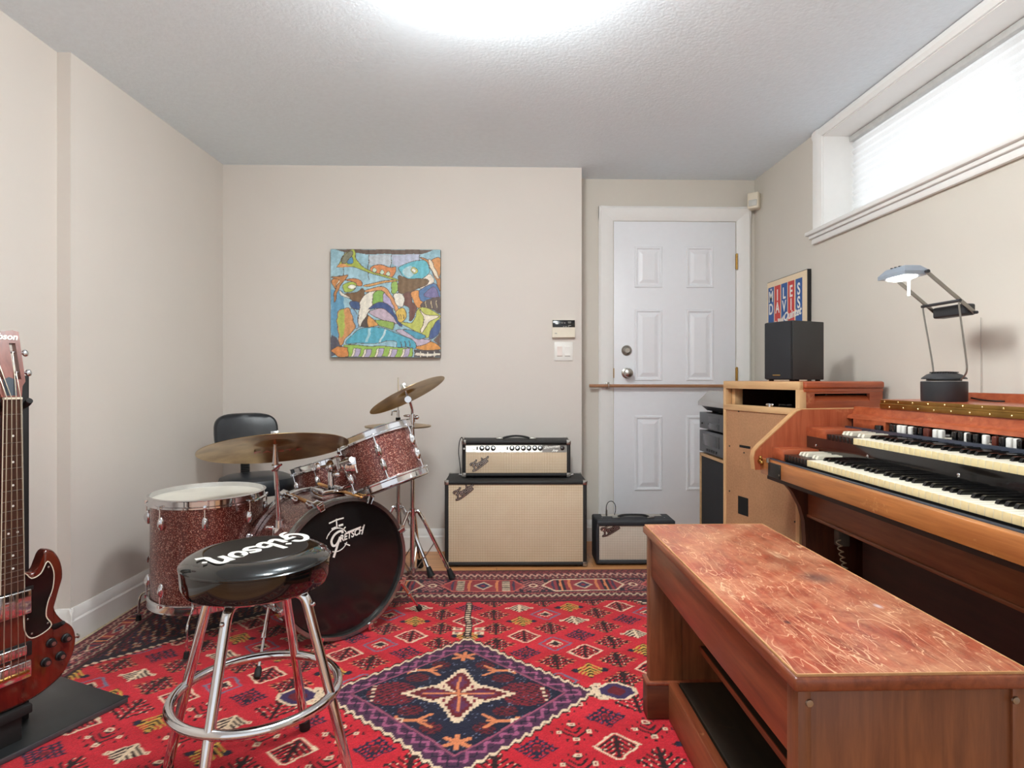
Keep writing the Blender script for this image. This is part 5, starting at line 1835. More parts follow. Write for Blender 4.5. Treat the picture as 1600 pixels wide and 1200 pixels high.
# local: x into the room's right, y away from the camera; fibreboard side is x = 0
mb = MB()
mb.box(0.0, 0.02, 0.0, LL, 0.02, LH - 0.135)       # board
board = mb.build('fibreboard_panel', M_['fibre'], lc)
bm = bmesh.new()
bm.free()
blackhole = mat('painted opening shade', (10, 9, 8), 0.9)  # black patches on the solid board paint the shade inside its openings
MB().box(-0.0006, 0.004, 0.315, 0.395, 0.722, 0.734).build('slot', blackhole, board)
MB().box(-0.0006, 0.004, 0.33, 0.405, 0.405, 0.49).build('square_hole', blackhole, board)
mb = MB()
for (yy, zz) in ((0.05, 0.885), (0.40, 0.893), (0.47, 0.72), (0.36, 0.70), (0.47, 0.5), (0.03, 0.45)):
    mb.ell((-0.001, yy, zz), 0.003, 0.004, 0.004, None, 8)
mb.build('screw_heads', M_['black'], board)
MB().box(-0.004, 0.016, 0.0, LL, LH - 0.037, LH - 0.001, 0.002).build('top_rail', M_['pine'], lc)
MB().box(-0.006, 0.03, 0.0, LL, LH - 0.142, LH - 0.114, 0.003).build('cross_rail', M_['pine'], lc)
MB().box(-0.005, 0.03, -0.001, 0.022, 0.0, LH - 0.036, 0.002).build('stile', M_['pinev'], lc)
MB().box(-0.005, 0.03, LL - 0.018, LL, 0.0, LH - 0.036, 0.002).build('stile', M_['pinev'], lc)
MB().box(0.03, 0.075, LL - 0.045, LL - 0.018, 0.9, LH - 0.037, 0.002).build('corner_block', M_['pine'], lc)
mb = MB()
mb.box(0.0, LW, 0.0, LL, LH - 0.03, LH, 0.003)
mb.box(0.016, LW, -0.012, 0.02, LH - 0.03, LH - 0.001, 0.008, 3)
mb.build('top', M_['cherry'], lc)
mb = MB()
mb.box(0.016, LW, -0.004, 0.014, LH - 0.045, LH - 0.03, 0.002)
mb.box(0.016, LW, 0.0, 0.016, LH - 0.052, LH - 0.044)
mb.box(0.016, 0.072, 0.0, 0.016, LH - 0.085, LH - 0.052)
mb.box(0.36, LW, 0.0, 0.016, LH - 0.085, LH - 0.052)
mb.box(0.016, LW, 0.0, 0.016, 0.0, LH - 0.085)
sd_ = mb.build('side_panel', M_['cherry'], lc)
MB().prism([(0.002, LH - 0.085), (0.016, LH - 0.085), (0.03, LH - 0.060), (0.018, LH - 0.064)], lambda a, b, t: (t, a, b), 0.072, 0.36).build('louvre', M_['cherry'], sd_)
mb = MB()
mb.box(LW - 0.015, LW, 0.016, LL, 0, LH - 0.03).box(0.03, LW, LL - 0.015, LL, 0, LH - 0.03)
mb.build('rear_panel', M_['darkwood'], lc)
MB().box(0.02, LW - 0.015, 0.016, LL - 0.015, LH - 0.15, LH - 0.137).build('inner_shelf', M_['darkwood'], lc)
mb = MB()
mb.lathe([(0.012, 0.05), (0.018, 0.07), (0.035, 0.13), (0.05, 0.19), (0.046, 0.19), (0.032, 0.13), (0.012, 0.07)], 24, axis_frame((0.17, 0.24, LH - 0.085), (-0.2, -0.95, 0.05)))
mb.lathe([(0, 0), (0.06, 0), (0.06, 0.03), (0, 0.03)], 24, T(0.17, 0.25, LH - 0.135))
mb.build('horn', M_['blackgloss'], lc)
mb = MB()
for sx in (-1, 1):
    mb.ell((0.012, 0.2 + sx * 0.013, LH - 0.105), 0.004, 0.012, 0.006, Matrix.Identity(4), 10)
mb.cyl((0.012, 0.2, LH - 0.118), (0.012, 0.2, LH - 0.1), 0.006, seg=10)
mb.build('wing_nut', M_['chrome'], lc)
mb = MB().box(-0.008, 0.0, 0.022, 0.036, 0.24, 0.27, 0.002)
mb.build('clip', M_['nickel'], lc)

# small loudspeaker on the cabinet
bs = thing('bookshelf_speaker', 'small black loudspeaker with cloth grille on top of the organ speaker cabinet', 'speaker', (1.290, 2.618, 1.05), math.radians(25))
MB().box(0.012, 0.216, 0.0, 0.144, 0.006, 0.268, 0.003).build('box', M_['speakerbox'], bs)
gr = MB().box(-0.002, 0.013, 0.001, 0.143, 0.008, 0.266, 0.006).build('grille', M_['speakercloth'], bs)
MB().box(-0.004, 0.0, 0.055, 0.095, 0.024, 0.029, 0.001).build('badge', M_['gold'], gr)
for (x, y) in ((0.03, 0.02), (0.03, 0.13), (0.2, 0.02), (0.2, 0.13)):
    MB().cyl((x, y, 0), (x, y, 0.007), 0.011, seg=12).build('foot', M_['rubber'], bs)


# ------------------------------------------------------------------ organ
og = thing('organ', 'cherry wood two-manual electric organ along the right wall', 'organ', (1.38, 1.77, 0))
OI = T(-1.38, -1.77, 0)
YA, YZ = 2.40, 1.10          # far and near ends of the keyboards
prof = [(1.035, 0.695), (1.03, 0.745), (1.036, 0.770), (1.055, 0.792), (1.205, 0.930), (1.225, 0.938), (1.49, 0.942), (1.66, 0.942), (1.66, 0.03), (1.30, 0.03), (1.245, 0.03), (1.242, 0.42), (1.238, 0.49), (1.222, 0.545), (1.19, 0.605), (1.145, 0.655), (1.10, 0.685), (1.06, 0.694)]
for y0, y1 in ((YA, YA + 0.034), (YZ - 0.034, YZ)):
    MB().prism(prof[:8] + [(1.66, 0.942), (1.66, 0.695)], lambda a, b, t: (a, t, b), y0, y1).build('end_cheek', M_['cherryside'], og, OI, 30)
    MB().prism([(1.06, 0.6945), (1.66, 0.6945)] + prof[8:17], lambda a, b, t: (a, t, b), y0 + 0.001, y1 - 0.001).build('end_panel', M_['legshade'], og, OI, 30)
    mb = MB()
    edge = [(p[0] - 0.0015, p[1] + 0.001) for p in prof[:8]]
    rings = []
    for (a, b) in edge:
        rings.append([(a, y0 - 0.0008, b), (a, y1 + 0.0008, b), (a + 0.003, y1 + 0.0008, b - 0.003), (a + 0.003, y0 - 0.0008, b - 0.003)])
    mb.rings(rings)
    mb.build('cheek_edge', M_['edgewood'], og, OI, 30)
MB().box(1.058, 1.085, YZ, YA, 0.682, 0.742, 0.004).build('key_slip', M_['rail'], og, OI)
mb = MB()
mb.box(1.0535, 1.0585, 2.225, 2.325, 0.684, 0.738, 0.002)
kl = mb.build('latch_plate', M_['black'], og, OI)
mb = MB()
mb.cyl((1.0535, 2.322, 0.735), (1.0535, 2.322, 0.752), 0.007, seg=10)
mb.cyl((1.052, 2.23, 0.7), (1.0545, 2.23, 0.7), 0.004, seg=8)
mb.build('latch_pin', M_['nickel'], kl, OI)
mb = MB()
for (dy, dz) in ((0, 0.012), (0.012, -0.002), (-0.01, -0.006), (0.004, 0.0)):
    mb.ell((1.052, 2.386 + dy, 0.733 + dz), 0.007, 0.009, 0.009, None, 10)
mb.build('brass_catch', M_['brass'], og, OI)
MB().box(1.085, 1.10, YZ, YA, 0.70, 0.744, 0.002).build('felt_strip', mat('blue-black felt', (52, 56, 66), 0.7), og, OI)
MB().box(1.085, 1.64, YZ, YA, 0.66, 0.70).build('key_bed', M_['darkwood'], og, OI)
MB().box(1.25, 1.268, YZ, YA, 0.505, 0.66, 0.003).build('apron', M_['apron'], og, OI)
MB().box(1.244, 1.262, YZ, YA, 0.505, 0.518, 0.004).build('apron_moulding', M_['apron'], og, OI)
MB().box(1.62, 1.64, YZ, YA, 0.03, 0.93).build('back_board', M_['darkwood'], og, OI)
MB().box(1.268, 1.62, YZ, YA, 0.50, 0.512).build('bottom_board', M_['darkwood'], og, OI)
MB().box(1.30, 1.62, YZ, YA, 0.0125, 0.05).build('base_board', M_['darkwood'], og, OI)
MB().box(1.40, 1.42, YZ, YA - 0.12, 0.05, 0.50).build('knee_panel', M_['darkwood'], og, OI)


def shared(name, me, parent, loc):
    o = bpy.data.objects.new(name, me)
    COL.objects.link(o)
    o.parent = parent
    o.location = loc
    return o


def one_mesh(mb, m):
    o = mb.build('tmp', m)
    me = o.data
    bpy.data.objects.remove(o)
    return me


PITCH = 0.0238
mb = MB()
mb.box(0, 0.15, -PITCH / 2 + 0.0005, PITCH / 2 - 0.0005, -0.022, 0, 0.0012)
me_white = one_mesh(mb, M_['ivorykey'])
me_white.materials.append(mat('beige key front', (226, 208, 160), 0.35, var=0.05))  # front faces get a duller beige than the key tops
for p in me_white.polygons:
    if p.normal.x < -0.8:
        p.material_index = 1
me_white.name = 'white_key'
mb = MB()
mb.prism([(0, 0), (0.006, 0.0105), (0.012, 0.012), (0.10, 0.012), (0.10, 0)], lambda a, b, t: (a, t, b), -0.0062, 0.0062)
bmesh.ops.bevel(mb.bm, geom=[e for e in mb.bm.edges if e.is_manifold and len(e.link_faces) == 2 and e.calc_face_angle(0) > 0.7], offset=0.0012, segments=2, affect='EDGES')
me_black = one_mesh(mb, M_['ebonykey'])
me_black.name = 'black_key'
mb = MB()
mb.box(0, 0.15, -PITCH / 2 + 0.0005, PITCH / 2 - 0.0005, -0.022, 0, 0.0012)
me_pre = one_mesh(mb, M_['ebonykey'])
me_pre.name = 'black_preset_key'
mb = MB()
mb.prism([(0, 0), (0.006, 0.011), (0.012, 0.0125), (0.10, 0.0125), (0.10, 0)], lambda a, b, t: (a, t, b), -0.0065, 0.0065)
me_prs = one_mesh(mb, M_['ivorykey'])
me_prs.name = 'white_preset_key'


def manual(name, xf, z, ystart, front):
    """one keyboard: keys run from the far (bass) end towards the camera"""
    bed = MB().box(xf + 0.006, xf + 0.15, YZ + 0.001, ystart + 0.172, z - 0.034, z - 0.023).build(name, M_['black'], og, OI)
    y = ystart
    sharps = (1, 1, 0, 1, 1, 1, 0)
    i = 0
    while y - PITCH > YZ + 0.03:
        shared('white_key', me_white, bed, OI @ Vector((xf, y - PITCH / 2, z)))
        if sharps[i % 7] and y - 2 * PITCH > YZ + 0.03:
            shared('black_key', me_black, bed, OI @ Vector((xf + 0.048, y - PITCH + (0.002 if i % 7 in (0, 3) else (-0.002 if i % 7 in (1, 5) else 0)), z - 0.0005)))
        y -= PITCH
        i += 1
    for k in range(7):
        shared('preset_key', me_pre, bed, OI @ Vector((xf, ystart + PITCH * (k + 0.5) + 0.002, z - 0.001)))
        if k in (0, 1, 3, 4, 5):
            shared('preset_sharp', me_prs, bed, OI @ Vector((xf + 0.048, ystart + PITCH * (k + 1) + 0.002, z - 0.001)))
    return bed


manual('lower_manual', 1.105, 0.771, 2.128, None)
manual('upper_manual', 1.245, 0.853, 2.082, None)
MB().box(1.105, 1.245, 2.303, YA, 0.742, 0.787, 0.003).build('key_block', M_['cherry'], og, OI)
MB().box(1.245, 1.385, 2.257, YA, 0.83, 0.868, 0.003).build('key_block', M_['cherry'], og, OI)
rs = MB().box(1.245, 1.253, YZ, YA - 0.002, 0.742, 0.832, 0.001).build('manual_riser', M_['blackgloss'], og, OI)
mb = MB()
for y in (2.33, 2.0, 1.6, 1.2):
    mb.ell((1.2445, y, 0.80), 0.002, 0.006, 0.006, None, 10)
mb.build('screw', M_['chrome'], rs, OI)
MB().box(1.253, 1.62, YZ, YA, 0.70, 0.815).build('inner_case', M_['black'], og, OI)
MB().box(1.383, 1.396, YZ, YA - 0.03, 0.83, 0.874, 0.002).build('control_strip', mat('blue-black enamel', (58, 64, 78), 0.25, 0.2), og, OI)
dp = MB().box(1.43, 1.445, YZ, YA, 0.83, 0.912).build('drawbar_panel', M_['blackgloss'], og, OI)
MB().box(1.39, 1.432, YZ, YA - 0.03, 0.84, 0.866).build('drawbar_shelf', mat('black nameboard', (30, 30, 32), 0.35), dp, OI)
dcol = {'w': M_['white'], 'b': M_['blackgloss'], 'r': mat('brown drawbar', (96, 44, 34), 0.25), 'g': mat('grey tab', (186, 178, 164), 0.4)}
seq = 'bbwwbwbbrrwwggbbwbbwgrbwwbrbw'
y = 2.13
for k, c in enumerate(seq):
    out_ = 0.006 * ((k * 7) % 4)
    if c == 'g':
        MB().box(1.403, 1.43, y - 0.02, y, 0.868, 0.876, 0.002).build('tab', dcol[c], dp, OI)
    else:
        x0 = 1.402 - out_ * 0.5
        mb = MB().box(x0, x0 + 0.016, y - 0.0165, y, 0.868, 0.899, 0.004, 3)
        mb.box(x0 + 0.012, 1.432, y - 0.012, y - 0.004, 0.878, 0.884)
        mb.build('drawbar', dcol[c], dp, OI)
    y -= 0.0205 if k % 9 else 0.03
mb = MB().lathe([(0, 0), (0.016, 0), (0.017, 0.012), (0.015, 0.022), (0, 0.023)], 20, T(1.405, 2.185, 0.868))
mb.build('rotary_knob', M_['blackgloss'], dp, OI)
MB().box(1.38, 1.43, 2.16, 2.36, 0.868, 0.905, 0.003).build('wood_block', M_['cherry'], dp, OI @ T(0.03, 0, 0))
MB().prism([(1.408, 0.903), (1.412, 0.915), (1.432, 0.921), (1.438, 0.95), (1.46, 0.95), (1.46, 0.903)], lambda a, b, t: (a, t, b), YZ, YA - 0.002).build('name_board', M_['cherry'], og, OI, 20)
mb = MB()
mb.box(1.437, 1.66, YZ - 0.03, 2.235, 0.950, 0.984, 0.004)
lid = mb.build('top_lid', M_['cherry'], og, OI)
hg = MB()
hg.box(1.4335, 1.4385, YZ - 0.03, 2.225, 0.968, 0.983, 0.001)
hg.box(1.4315, 1.4385, YZ - 0.03, 2.225, 0.950, 0.9655, 0.001)
hg.cyl((1.4335, YZ - 0.03, 0.967), (1.4335, 2.225, 0.967), 0.0035, seg=8)
hg = hg.build('piano_hinge', M_['brass'], lid, OI)
mb = MB()
for k in range(15):
    y = 2.20 - k * 0.075
    mb.ell((1.433, y, 0.976), 0.0022, 0.0036, 0.0036, None, 8)
    mb.ell((1.431, y - 0.03, 0.957), 0.0022, 0.0036, 0.0036, None, 8)
mb.build('hinge_pins', mat('bright brass', (236, 208, 150), 0.2, 1.0), hg, OI)
MB().box(1.46, 1.66, 2.235, YA, 0.932, 0.946).build('rear_shelf', M_['cherry'], og, OI)
MB().box(1.662, 1.690, YZ - 0.03, YA - 0.3, 0.03, 1.012, 0.002).build('back_rail', M_['cherry'], og, OI)

# junction box and coiled cord under the far end of the organ
jb = MB().box(1.355, 1.40, 2.362, 2.398, 0.395, 0.455, 0.003).build('junction_box', mat('dusty grey box', (110, 106, 92), 0.7, var=0.2), og, OI)
cc = thing('coiled_cord', 'beige coiled cord hanging under the far end of the organ', 'cord', (1.36, 2.33, 0.30))
P = []
for i in range(141):
    t = i / 140
    a = 2 * PI * 12 * t
    P.append((1.335 + 0.045 * t + 0.009 * math.cos(a), 2.33 - 0.03 * t + 0.009 * math.sin(a), 0.43 - 0.21 * t - 0.02 * math.sin(PI * t)))
MB().tube(P, 0.0024, 6).build('coil', mat('beige cord', (190, 176, 146), 0.5), cc, T(-1.36, -2.33, -0.30))

# ------------------------------------------------------------------ bench
BX0, BX1, BY0, BY1, BZ = 0.462, 0.848, 0.925, 1.905, 0.60
BCX, BCY = (BX0 + BX1) / 2, (BY0 + BY1) / 2
bn = thing('organ_bench', 'long wooden organ bench with scratched red-brown top', 'bench', (BCX, BCY, 0))
w, l = (BX1 - BX0) / 2, (BY1 - BY0) / 2
top = MB().box(-w + 0.005, w - 0.005, -l + 0.005, l - 0.005, BZ - 0.020, BZ, 0.003).build('top', M_['benchtop'], bn)
MB().box(-w, w, -l, l, BZ - 0.027, BZ - 0.004, 0.006, 3).build('moulded_edge', M_['benchedge'], top)
mb = MB()
for s_ in (-1, 1):
    mb.box(s_ * (w - 0.006) - 0.0012, s_ * (w - 0.006) + 0.0012, -l + 0.006, l - 0.006, BZ - 0.004, BZ + 0.0004, 0.0005)
    mb.box(-w + 0.006, w - 0.006, s_ * (l - 0.006) - 0.0012, s_ * (l - 0.006) + 0.0012, BZ - 0.004, BZ + 0.0004, 0.0005)
mb.build('worn_arris', M_['edgewood'], top)
for sx in (-1, 1):
    MB().box(sx * (w - 0.025) - 0.011, sx * (w - 0.025) + 0.011, -l + 0.05, l - 0.05, BZ - 0.150, BZ - 0.026, 0.002).build('apron', M_['benchlong'], bn)
for sy in (-1, 1):
    yb = sy * (l - 0.03)
    mb = MB()
    mb.box(-w + 0.012, w - 0.012, yb - 0.014, yb + 0.014, 0.03, BZ - 0.026, 0.003)
    mb.box(-w + 0.010, -w + 0.032, yb - 0.019, yb + 0.019, 0.03, BZ - 0.026, 0.003)
    mb.box(w - 0.032, w - 0.010, yb - 0.019, yb + 0.019, 0.03, BZ - 0.026, 0.003)
    mb.box(-w + 0.012, -w + 0.11, yb - sy * 0.014 - 0.006, yb - sy * 0.014 + 0.006, 0.03, BZ - 0.150, 0.003)
    ep = mb.build('end_panel', M_['benchside'], bn)
    mb = MB()
    mb.box(-w, w, yb - 0.028, yb + 0.028, 0.0125, 0.118, 0.004)
    pl = mb.build('plinth', M_['plinth'], ep)
    MB().box(-w - 0.003, w + 0.003, yb - 0.031, yb + 0.031, 0.116, 0.128, 0.005).build('plinth_moulding', M_['benchedge'], pl)
    for sx in (-1, 1):
        MB().lathe([(0, 0), (0.0065, 0), (0.0055, 0.0025), (0, 0.003)], 14, axis_frame((sx * (w - 0.028), yb + sy * (0.019 if True else 0.014), BZ - 0.048), (0, sy, 0))).build('screw_cap', M_['nickel'], ep)
MB().box(0.630 - BCX, 0.80 - BCX, -l + 0.05, l - 0.045, 0.215, 0.232, 0.002).build('book_shelf', M_['dustyboard'], bn)
MB().box(0.6285 - BCX, 0.6315 - BCX, -l + 0.05, l - 0.045, 0.2155, 0.2325).build('shelf_lip', M_['benchedge'], bn)
mb = MB().box(0.56 - BCX, 0.80 - BCX, -l + 0.06, l - 0.06, 0.05, 0.128, 0.004)
mb.build('foot_board', M_['dustyboard'], bn)
mb = MB().box(0.528 - BCX, 0.556 - BCX, -l + 0.058, l - 0.058, 0.014, 0.126, 0.004)
mb.build('foot_rail', M_['apron'], bn)
MB().box(0.530 - BCX, 0.554 - BCX, -l + 0.058, l - 0.058, 0.1255, 0.1275, 0.0008).build('rail_edge', M_['benchedge'], bn)

# ------------------------------------------------------------------ desk lamp
LZ = 0.984
lp = thing('desk_lamp', 'dark desk lamp on the organ top, lit, with long twin arms', 'lamp', (1.510, 2.005, LZ))
MB().lathe([(0, 0), (0.064, 0), (0.066, 0.004), (0.0665, 0.066), (0.065, 0.068), (0, 0.068)], 48).build('base', M_['lampbase'], lp)
dm = MB().lathe([(0.0645, 0.075), (0.064, 0.079), (0.05, 0.0905), (0.03, 0.0975), (0, 0.099)], 48)
dm.lathe([(0.05, 0.069), (0.05, 0.078)], 32)
dm = dm.build('dome', M_['lampbase'], lp)
mb = MB()
for i in range(-5, 6):
    for j in range(-5, 6):
        x, y = i * 0.0082 + (0.0041 if j % 2 else 0), j * 0.0075
        if x * x + y * y < 0.042 ** 2:
            r2 = math.hypot(x, y)
            z = 0.099 - 0.0016 * (r2 / 0.035) ** 2
            mb.box(x - 0.0026, x + 0.0026, y - 0.0022, y + 0.0022, z - 0.001, z + 0.0022, 0.0008)
mb.build('vent_studs', M_['black'], dm)
# local: arms run in x, the pair is spread in y
ya, yb_ = 0.082, -0.082
pa = (-0.012, 0.330)      # x,z of the pivot bar
MB().cyl((pa[0], ya + 0.006, pa[1]), (pa[0], yb_ - 0.006, pa[1]), 0.0052, seg=10).build('pivot_bar', M_['lampbase'], lp)
for y, c in ((ya, 0.05), (yb_, 0.05)):
    pts = smooth([(0.01, y * 0.76, 0.074), (0.012, y * (0.8 if y > 0 else 1.02), 0.1), (0.008, y * (0.84 if y > 0 else 1.04), 0.15), (pa[0] + 0.002, y, pa[1] - 0.03), (pa[0], y, pa[1])], 6)
    MB().tube(pts, 0.0028, 8).build('upright', M_['lampsteel'], lp)
h0, h1 = (-0.115, 0.425), (0.045, 0.292)       # arm ends in x,z
for y in (ya - 0.006, yb_ + 0.006):
    dx, dz = h1[0] - h0[0], h1[1] - h0[1]
    Ln = math.hypot(dx, dz)
    ux, uz = dx / Ln, dz / Ln
    mb = MB().box(0, Ln, -0.002, 0.002, -0.0062, 0.0062, 0.001, M=frame((h0[0], y, h0[1]), (ux, 0, uz), (0, 1, 0), (-uz, 0, ux)))
    mb.build('arm', M_['lampsteel'], lp)
mb = MB().box(-0.022, 0.022, -0.070, 0.070, -0.019, 0.019, 0.007, 3, M=T(h1[0] - 0.012, 0, h1[1] + 0.012))
mb.cyl((h1[0], ya + 0.004, h1[1]), (h1[0], yb_ - 0.004, h1[1]), 0.005, seg=10)
mb.build('counterweight', M_['lampbase'], lp)
hx, hz = h0[0] - 0.03, h0[1] + 0.004
mb = MB()
bot = [(-0.040, -0.074), (0.045, -0.074), (0.045, 0.066), (-0.040, 0.066)]
rings = [[(hx + x, y, hz - 0.012) for x, y in bot], [(hx + x, y, hz) for x, y in bot], [(hx + x * 0.6, y * 0.72, hz + 0.020) for x, y in bot], [(hx + x * 0.5, y * 0.64, hz + 0.022) for x, y in bot]]
mb.rings(rings)
hdp = mb.build('lamp_head', M_['lamphead'], lp, None, 20)
mb = MB()
for k in range(3):
    mb.box(hx - 0.026, hx + 0.026, -0.022 + 0.02 * k - 0.003, -0.022 + 0.02 * k + 0.003, hz + 0.0205, hz + 0.0235, 0.001)
mb.build('vent_slots', M_['lampbase'], hdp)
MB().cyl((h0[0], ya + 0.004, h0[1]), (h0[0], yb_ - 0.004, h0[1]), 0.0055, seg=10).build('hinge_rod', M_['lampbase'], hdp)
MB().lathe([(0, 0), (0.034, 0), (0.034, -0.004), (0.02, -0.010), (0, -0.011)], 32, T(hx, 0.0, hz - 0.011) @ Matrix.Diagonal((1, 1.8, 1, 1))).build('diffuser', emit_mat('lit diffuser', (1.0, 0.98, 0.94, 1), 9.0), hdp)
MB().cyl((hx + 0.012, -0.018, hz - 0.018), (hx + 0.012, -0.018, hz - 0.075), 0.0045, seg=10).build('pull_rod', emit_mat('glowing glass rod', (1.0, 0.98, 0.94, 1), 0.9), hdp)
lcb = thing('lamp_cord', 'thin black lamp cord trailing behind the desk lamp base', 'cord', (1.60, 1.99, LZ))
MB().tube(smooth([(-0.005, 0.005, 0.012), (0.012, -0.02, 0.006), (0.04, -0.03, 0.003), (0.055, -0.06, 0.003)], 6), 0.0025, 8).build('cord', M_['rubber'], lcb)

wcb = thing('wall_cord', 'thin grey cord running down the right wall behind the desk lamp', 'cord', (1.694, 2.075, 1.0))
MB().tube(smooth([(0, 0, 0.275), (0.001, 0.001, 0.18), (0, -0.001, 0.09), (0.0, 0.0, 0.0)], 5), 0.0012, 8).build('cord', mat('grey cord', (176, 170, 160), 0.6), wcb)

# ------------------------------------------------------------------ bass guitar on its display stand
GR = math.radians(65)
GL = Vector((-1.364, 1.735, 0))
gt = thing('bass_guitar', 'dark mahogany solid-body bass guitar standing upright by the left wall', 'guitar', tuple(GL + Vector((0, 0, 0.115))), GR)
GI = T(0, 0, -0.115)
half = [(0.0, 0.128), (0.05, 0.131), (0.09, 0.142), (0.135, 0.166), (0.165, 0.215), (0.174, 0.262), (0.164, 0.302), (0.132, 0.338), (0.113, 0.378), (0.122, 0.418), (0.136, 0.462), (0.132, 0.508), (0.114, 0.545), (0.090, 0.558), (0.080, 0.54), (0.070, 0.515), (0.054, 0.500), (0.034, 0.507)]
right = smooth([(a, b, 0) for a, b in half], 4)
outl = [(p.x, p.y) for p in right] + [(-p.x, p.y) for p in reversed(right)]
cen = (0, 0.33)
mb = MB()
rings = []
for (s, y) in ((0.955, 0.0), (0.985, 0.003), (1.0, 0.009), (1.0, 0.028), (0.985, 0.034), (0.955, 0.037)):
    ring = []
    for (a, b) in outl:
        ring.append((a * s if s < 1 else a, y, cen[1] + (b - cen[1]) * (s if s < 1 else 1)))
    rings.append(ring)
bm = mb.bm
R_ = [[bm.verts.new(p) for p in r] for r in rings]
n = len(outl)
for i in range(len(R_) - 1):
    for k in range(n):
        bm.faces.new((R_[i][k], R_[i][(k + 1) % n], R_[i + 1][(k + 1) % n], R_[i + 1][k]))
f0 = bm.faces.new(R_[0])
f1 = bm.faces.new(R_[-1])
bmesh.ops.triangulate(bm, faces=[f0, f1])
body = mb.build('body', M_['mahogany'], gt, GI, 40)
# pickguard
pg = smooth([(0.030, 0.498, 0), (0.050, 0.484, 0), (0.074, 0.492, 0), (0.092, 0.522, 0), (0.108, 0.488, 0), (0.106, 0.44, 0), (0.092, 0.40, 0), (0.088, 0.362, 0), (0.102, 0.332, 0), (0.082, 0.316, 0), (0.05, 0.312, 0), (0.034, 0.335, 0), (0.030, 0.38, 0)], 4, True)
pgl = [(p.x, p.y) for p in pg]
pgo = MB().prism(pgl, lambda a, b, t: (a, t, b), -0.0022, 0.0005).build('pickguard', M_['pickguard'], body, GI, 20)
MB().tube([(a, -0.0018, b) for a, b in pgl], 0.0017, 6, closed=True).build('pickguard_binding', M_['cream'], pgo, GI)
mb = MB()
for (a, b) in ((0.094, 0.505), (0.099, 0.418), (0.04, 0.37), (0.05, 0.325), (0.092, 0.34)):
    mb.ell((a, -0.003, b), 0.003, 0.0015, 0.003, None, 8)
mb.build('screw', M_['nickel'], pgo, GI)
# pickups and bridge
mb = MB().box(-0.046, 0.046, -0.013, 0.001, 0.388, 0.458, 0.004, 3)
mb.build('neck_pickup', M_['chrome'], body, GI)
MB().box(-0.054, 0.054, -0.006, 0.001, 0.452, 0.464, 0.002).build('pickup_ring', M_['black'], body, GI)
mb = MB().box(-0.035, 0.035, -0.011, 0.001, 0.272, 0.300, 0.003, 3)
mb.build('bridge_pickup', M_['chrome'], body, GI)
MB().box(-0.050, 0.050, -0.006, 0.001, 0.265, 0.307, 0.003).build('pickup_ring', M_['black'], body, GI)
mb = MB().box(-0.046, 0.046, -0.012, 0.001, 0.205, 0.255, 0.004, 3)
br_ = mb.build('bridge', M_['chrome'], body, GI)
MB().box(-0.038, 0.038, -0.018, -0.011, 0.222, 0.230, 0.002).build('saddle', M_['brass'], br_, GI)
for (a, b) in ((0.101, 0.278), (0.142, 0.276), (0.126, 0.229), (0.086, 0.227)):
    Mk = axis_frame((a, 0.0, b), (0, -1, 0))
    kb = MB().lathe([(0, 0), (0.0135, 0), (0.0135, 0.004), (0.0105, 0.006), (0.0095, 0.016), (0, 0.0165)], 20, Mk).build('knob', M_['black'], body, GI)
    MB().lathe([(0, 0.0175), (0.006, 0.017), (0.0065, 0.0155)], 14, Mk).build('knob_cap', M_['nickel'], kb, GI)
MB().tube([(0.112, 0.0, 0.322), (0.114, -0.012, 0.326), (0.119, -0.03, 0.336)], [0.009, 0.008, 0.006], 12).build('selector_tip', M_['black'], body, GI)
mb = MB().cyl((0.171, 0.018, 0.262), (0.187, 0.018, 0.262), 0.005, seg=12)
mb.ell((0.188, 0.018, 0.262), 0.004, 0.008, 0.008, None, 10)
mb.build('strap_button', M_['nickel'], body, GI)
# neck: tapered, leaning back very slightly
NZ0, NZ1 = 0.36 + 0.115, 1.006
mb = MB()
ring = lambda hw, z, d0, d1: [(-hw, -0.004 + d0, z), (hw, -0.004 + d0, z), (hw, 0.006 + d0, z), (hw * 0.7, d1, z), (0, d1 + 0.006, z), (-hw * 0.7, d1, z), (-hw, 0.006 + d0, z)]
mb.rings([ring(0.029, 0.462, 0, 0.02), ring(0.027, 0.56, 0, 0.02), ring(0.0215, 1.004, 0, 0.016)])
nk = mb.build('neck', M_['mahogany'], gt, GI, 40)
mb = MB()
mb.rings([[(-hw, -0.009, z), (hw, -0.009, z), (hw, -0.003, z), (-hw, -0.003, z)] for hw, z in ((0.0285, 0.462), (0.0215, 1.002))])
fb = mb.build('fingerboard', M_['rosewood'], nk, GI)
for sx in (-1, 1):
    MB().tube([(sx * 0.0287, -0.0072, 0.462), (sx * 0.0217, -0.0072, 1.002)], 0.0018, 6).build('binding', M_['cream'], fb, GI)
SCL = 0.775
for k in range(1, 20):
    z = 1.004 - SCL * (1 - 2 ** (-k / 12))
    hw = 0.0215 + (0.0285 - 0.0215) * (1.002 - z) / 0.54
    if z > 0.466:
        MB().cyl((-hw, -0.0092, z), (hw, -0.0092, z), 0.0011, seg=6).build('fret', M_['nickel'], fb, GI)
    if k in (3, 5, 7, 9, 12, 15, 17):
        zz = z + SCL * (2 ** (-(k - 1) / 12) - 2 ** (-k / 12)) / 2
        for xx in ((-0.011, 0.011) if k == 12 else (0,)):
            if zz > 0.47:
                MB().lathe([(0, 0), (0.0032, 0), (0, 0.0004)], 12, axis_frame((xx, -0.0091, zz), (0, -1, 0))).build('inlay', M_['white'], fb, GI)
MB().box(-0.022, 0.022, -0.013, 0.0, 1.002, 1.008, 0.001).build('nut', M_['cream'], nk, GI)
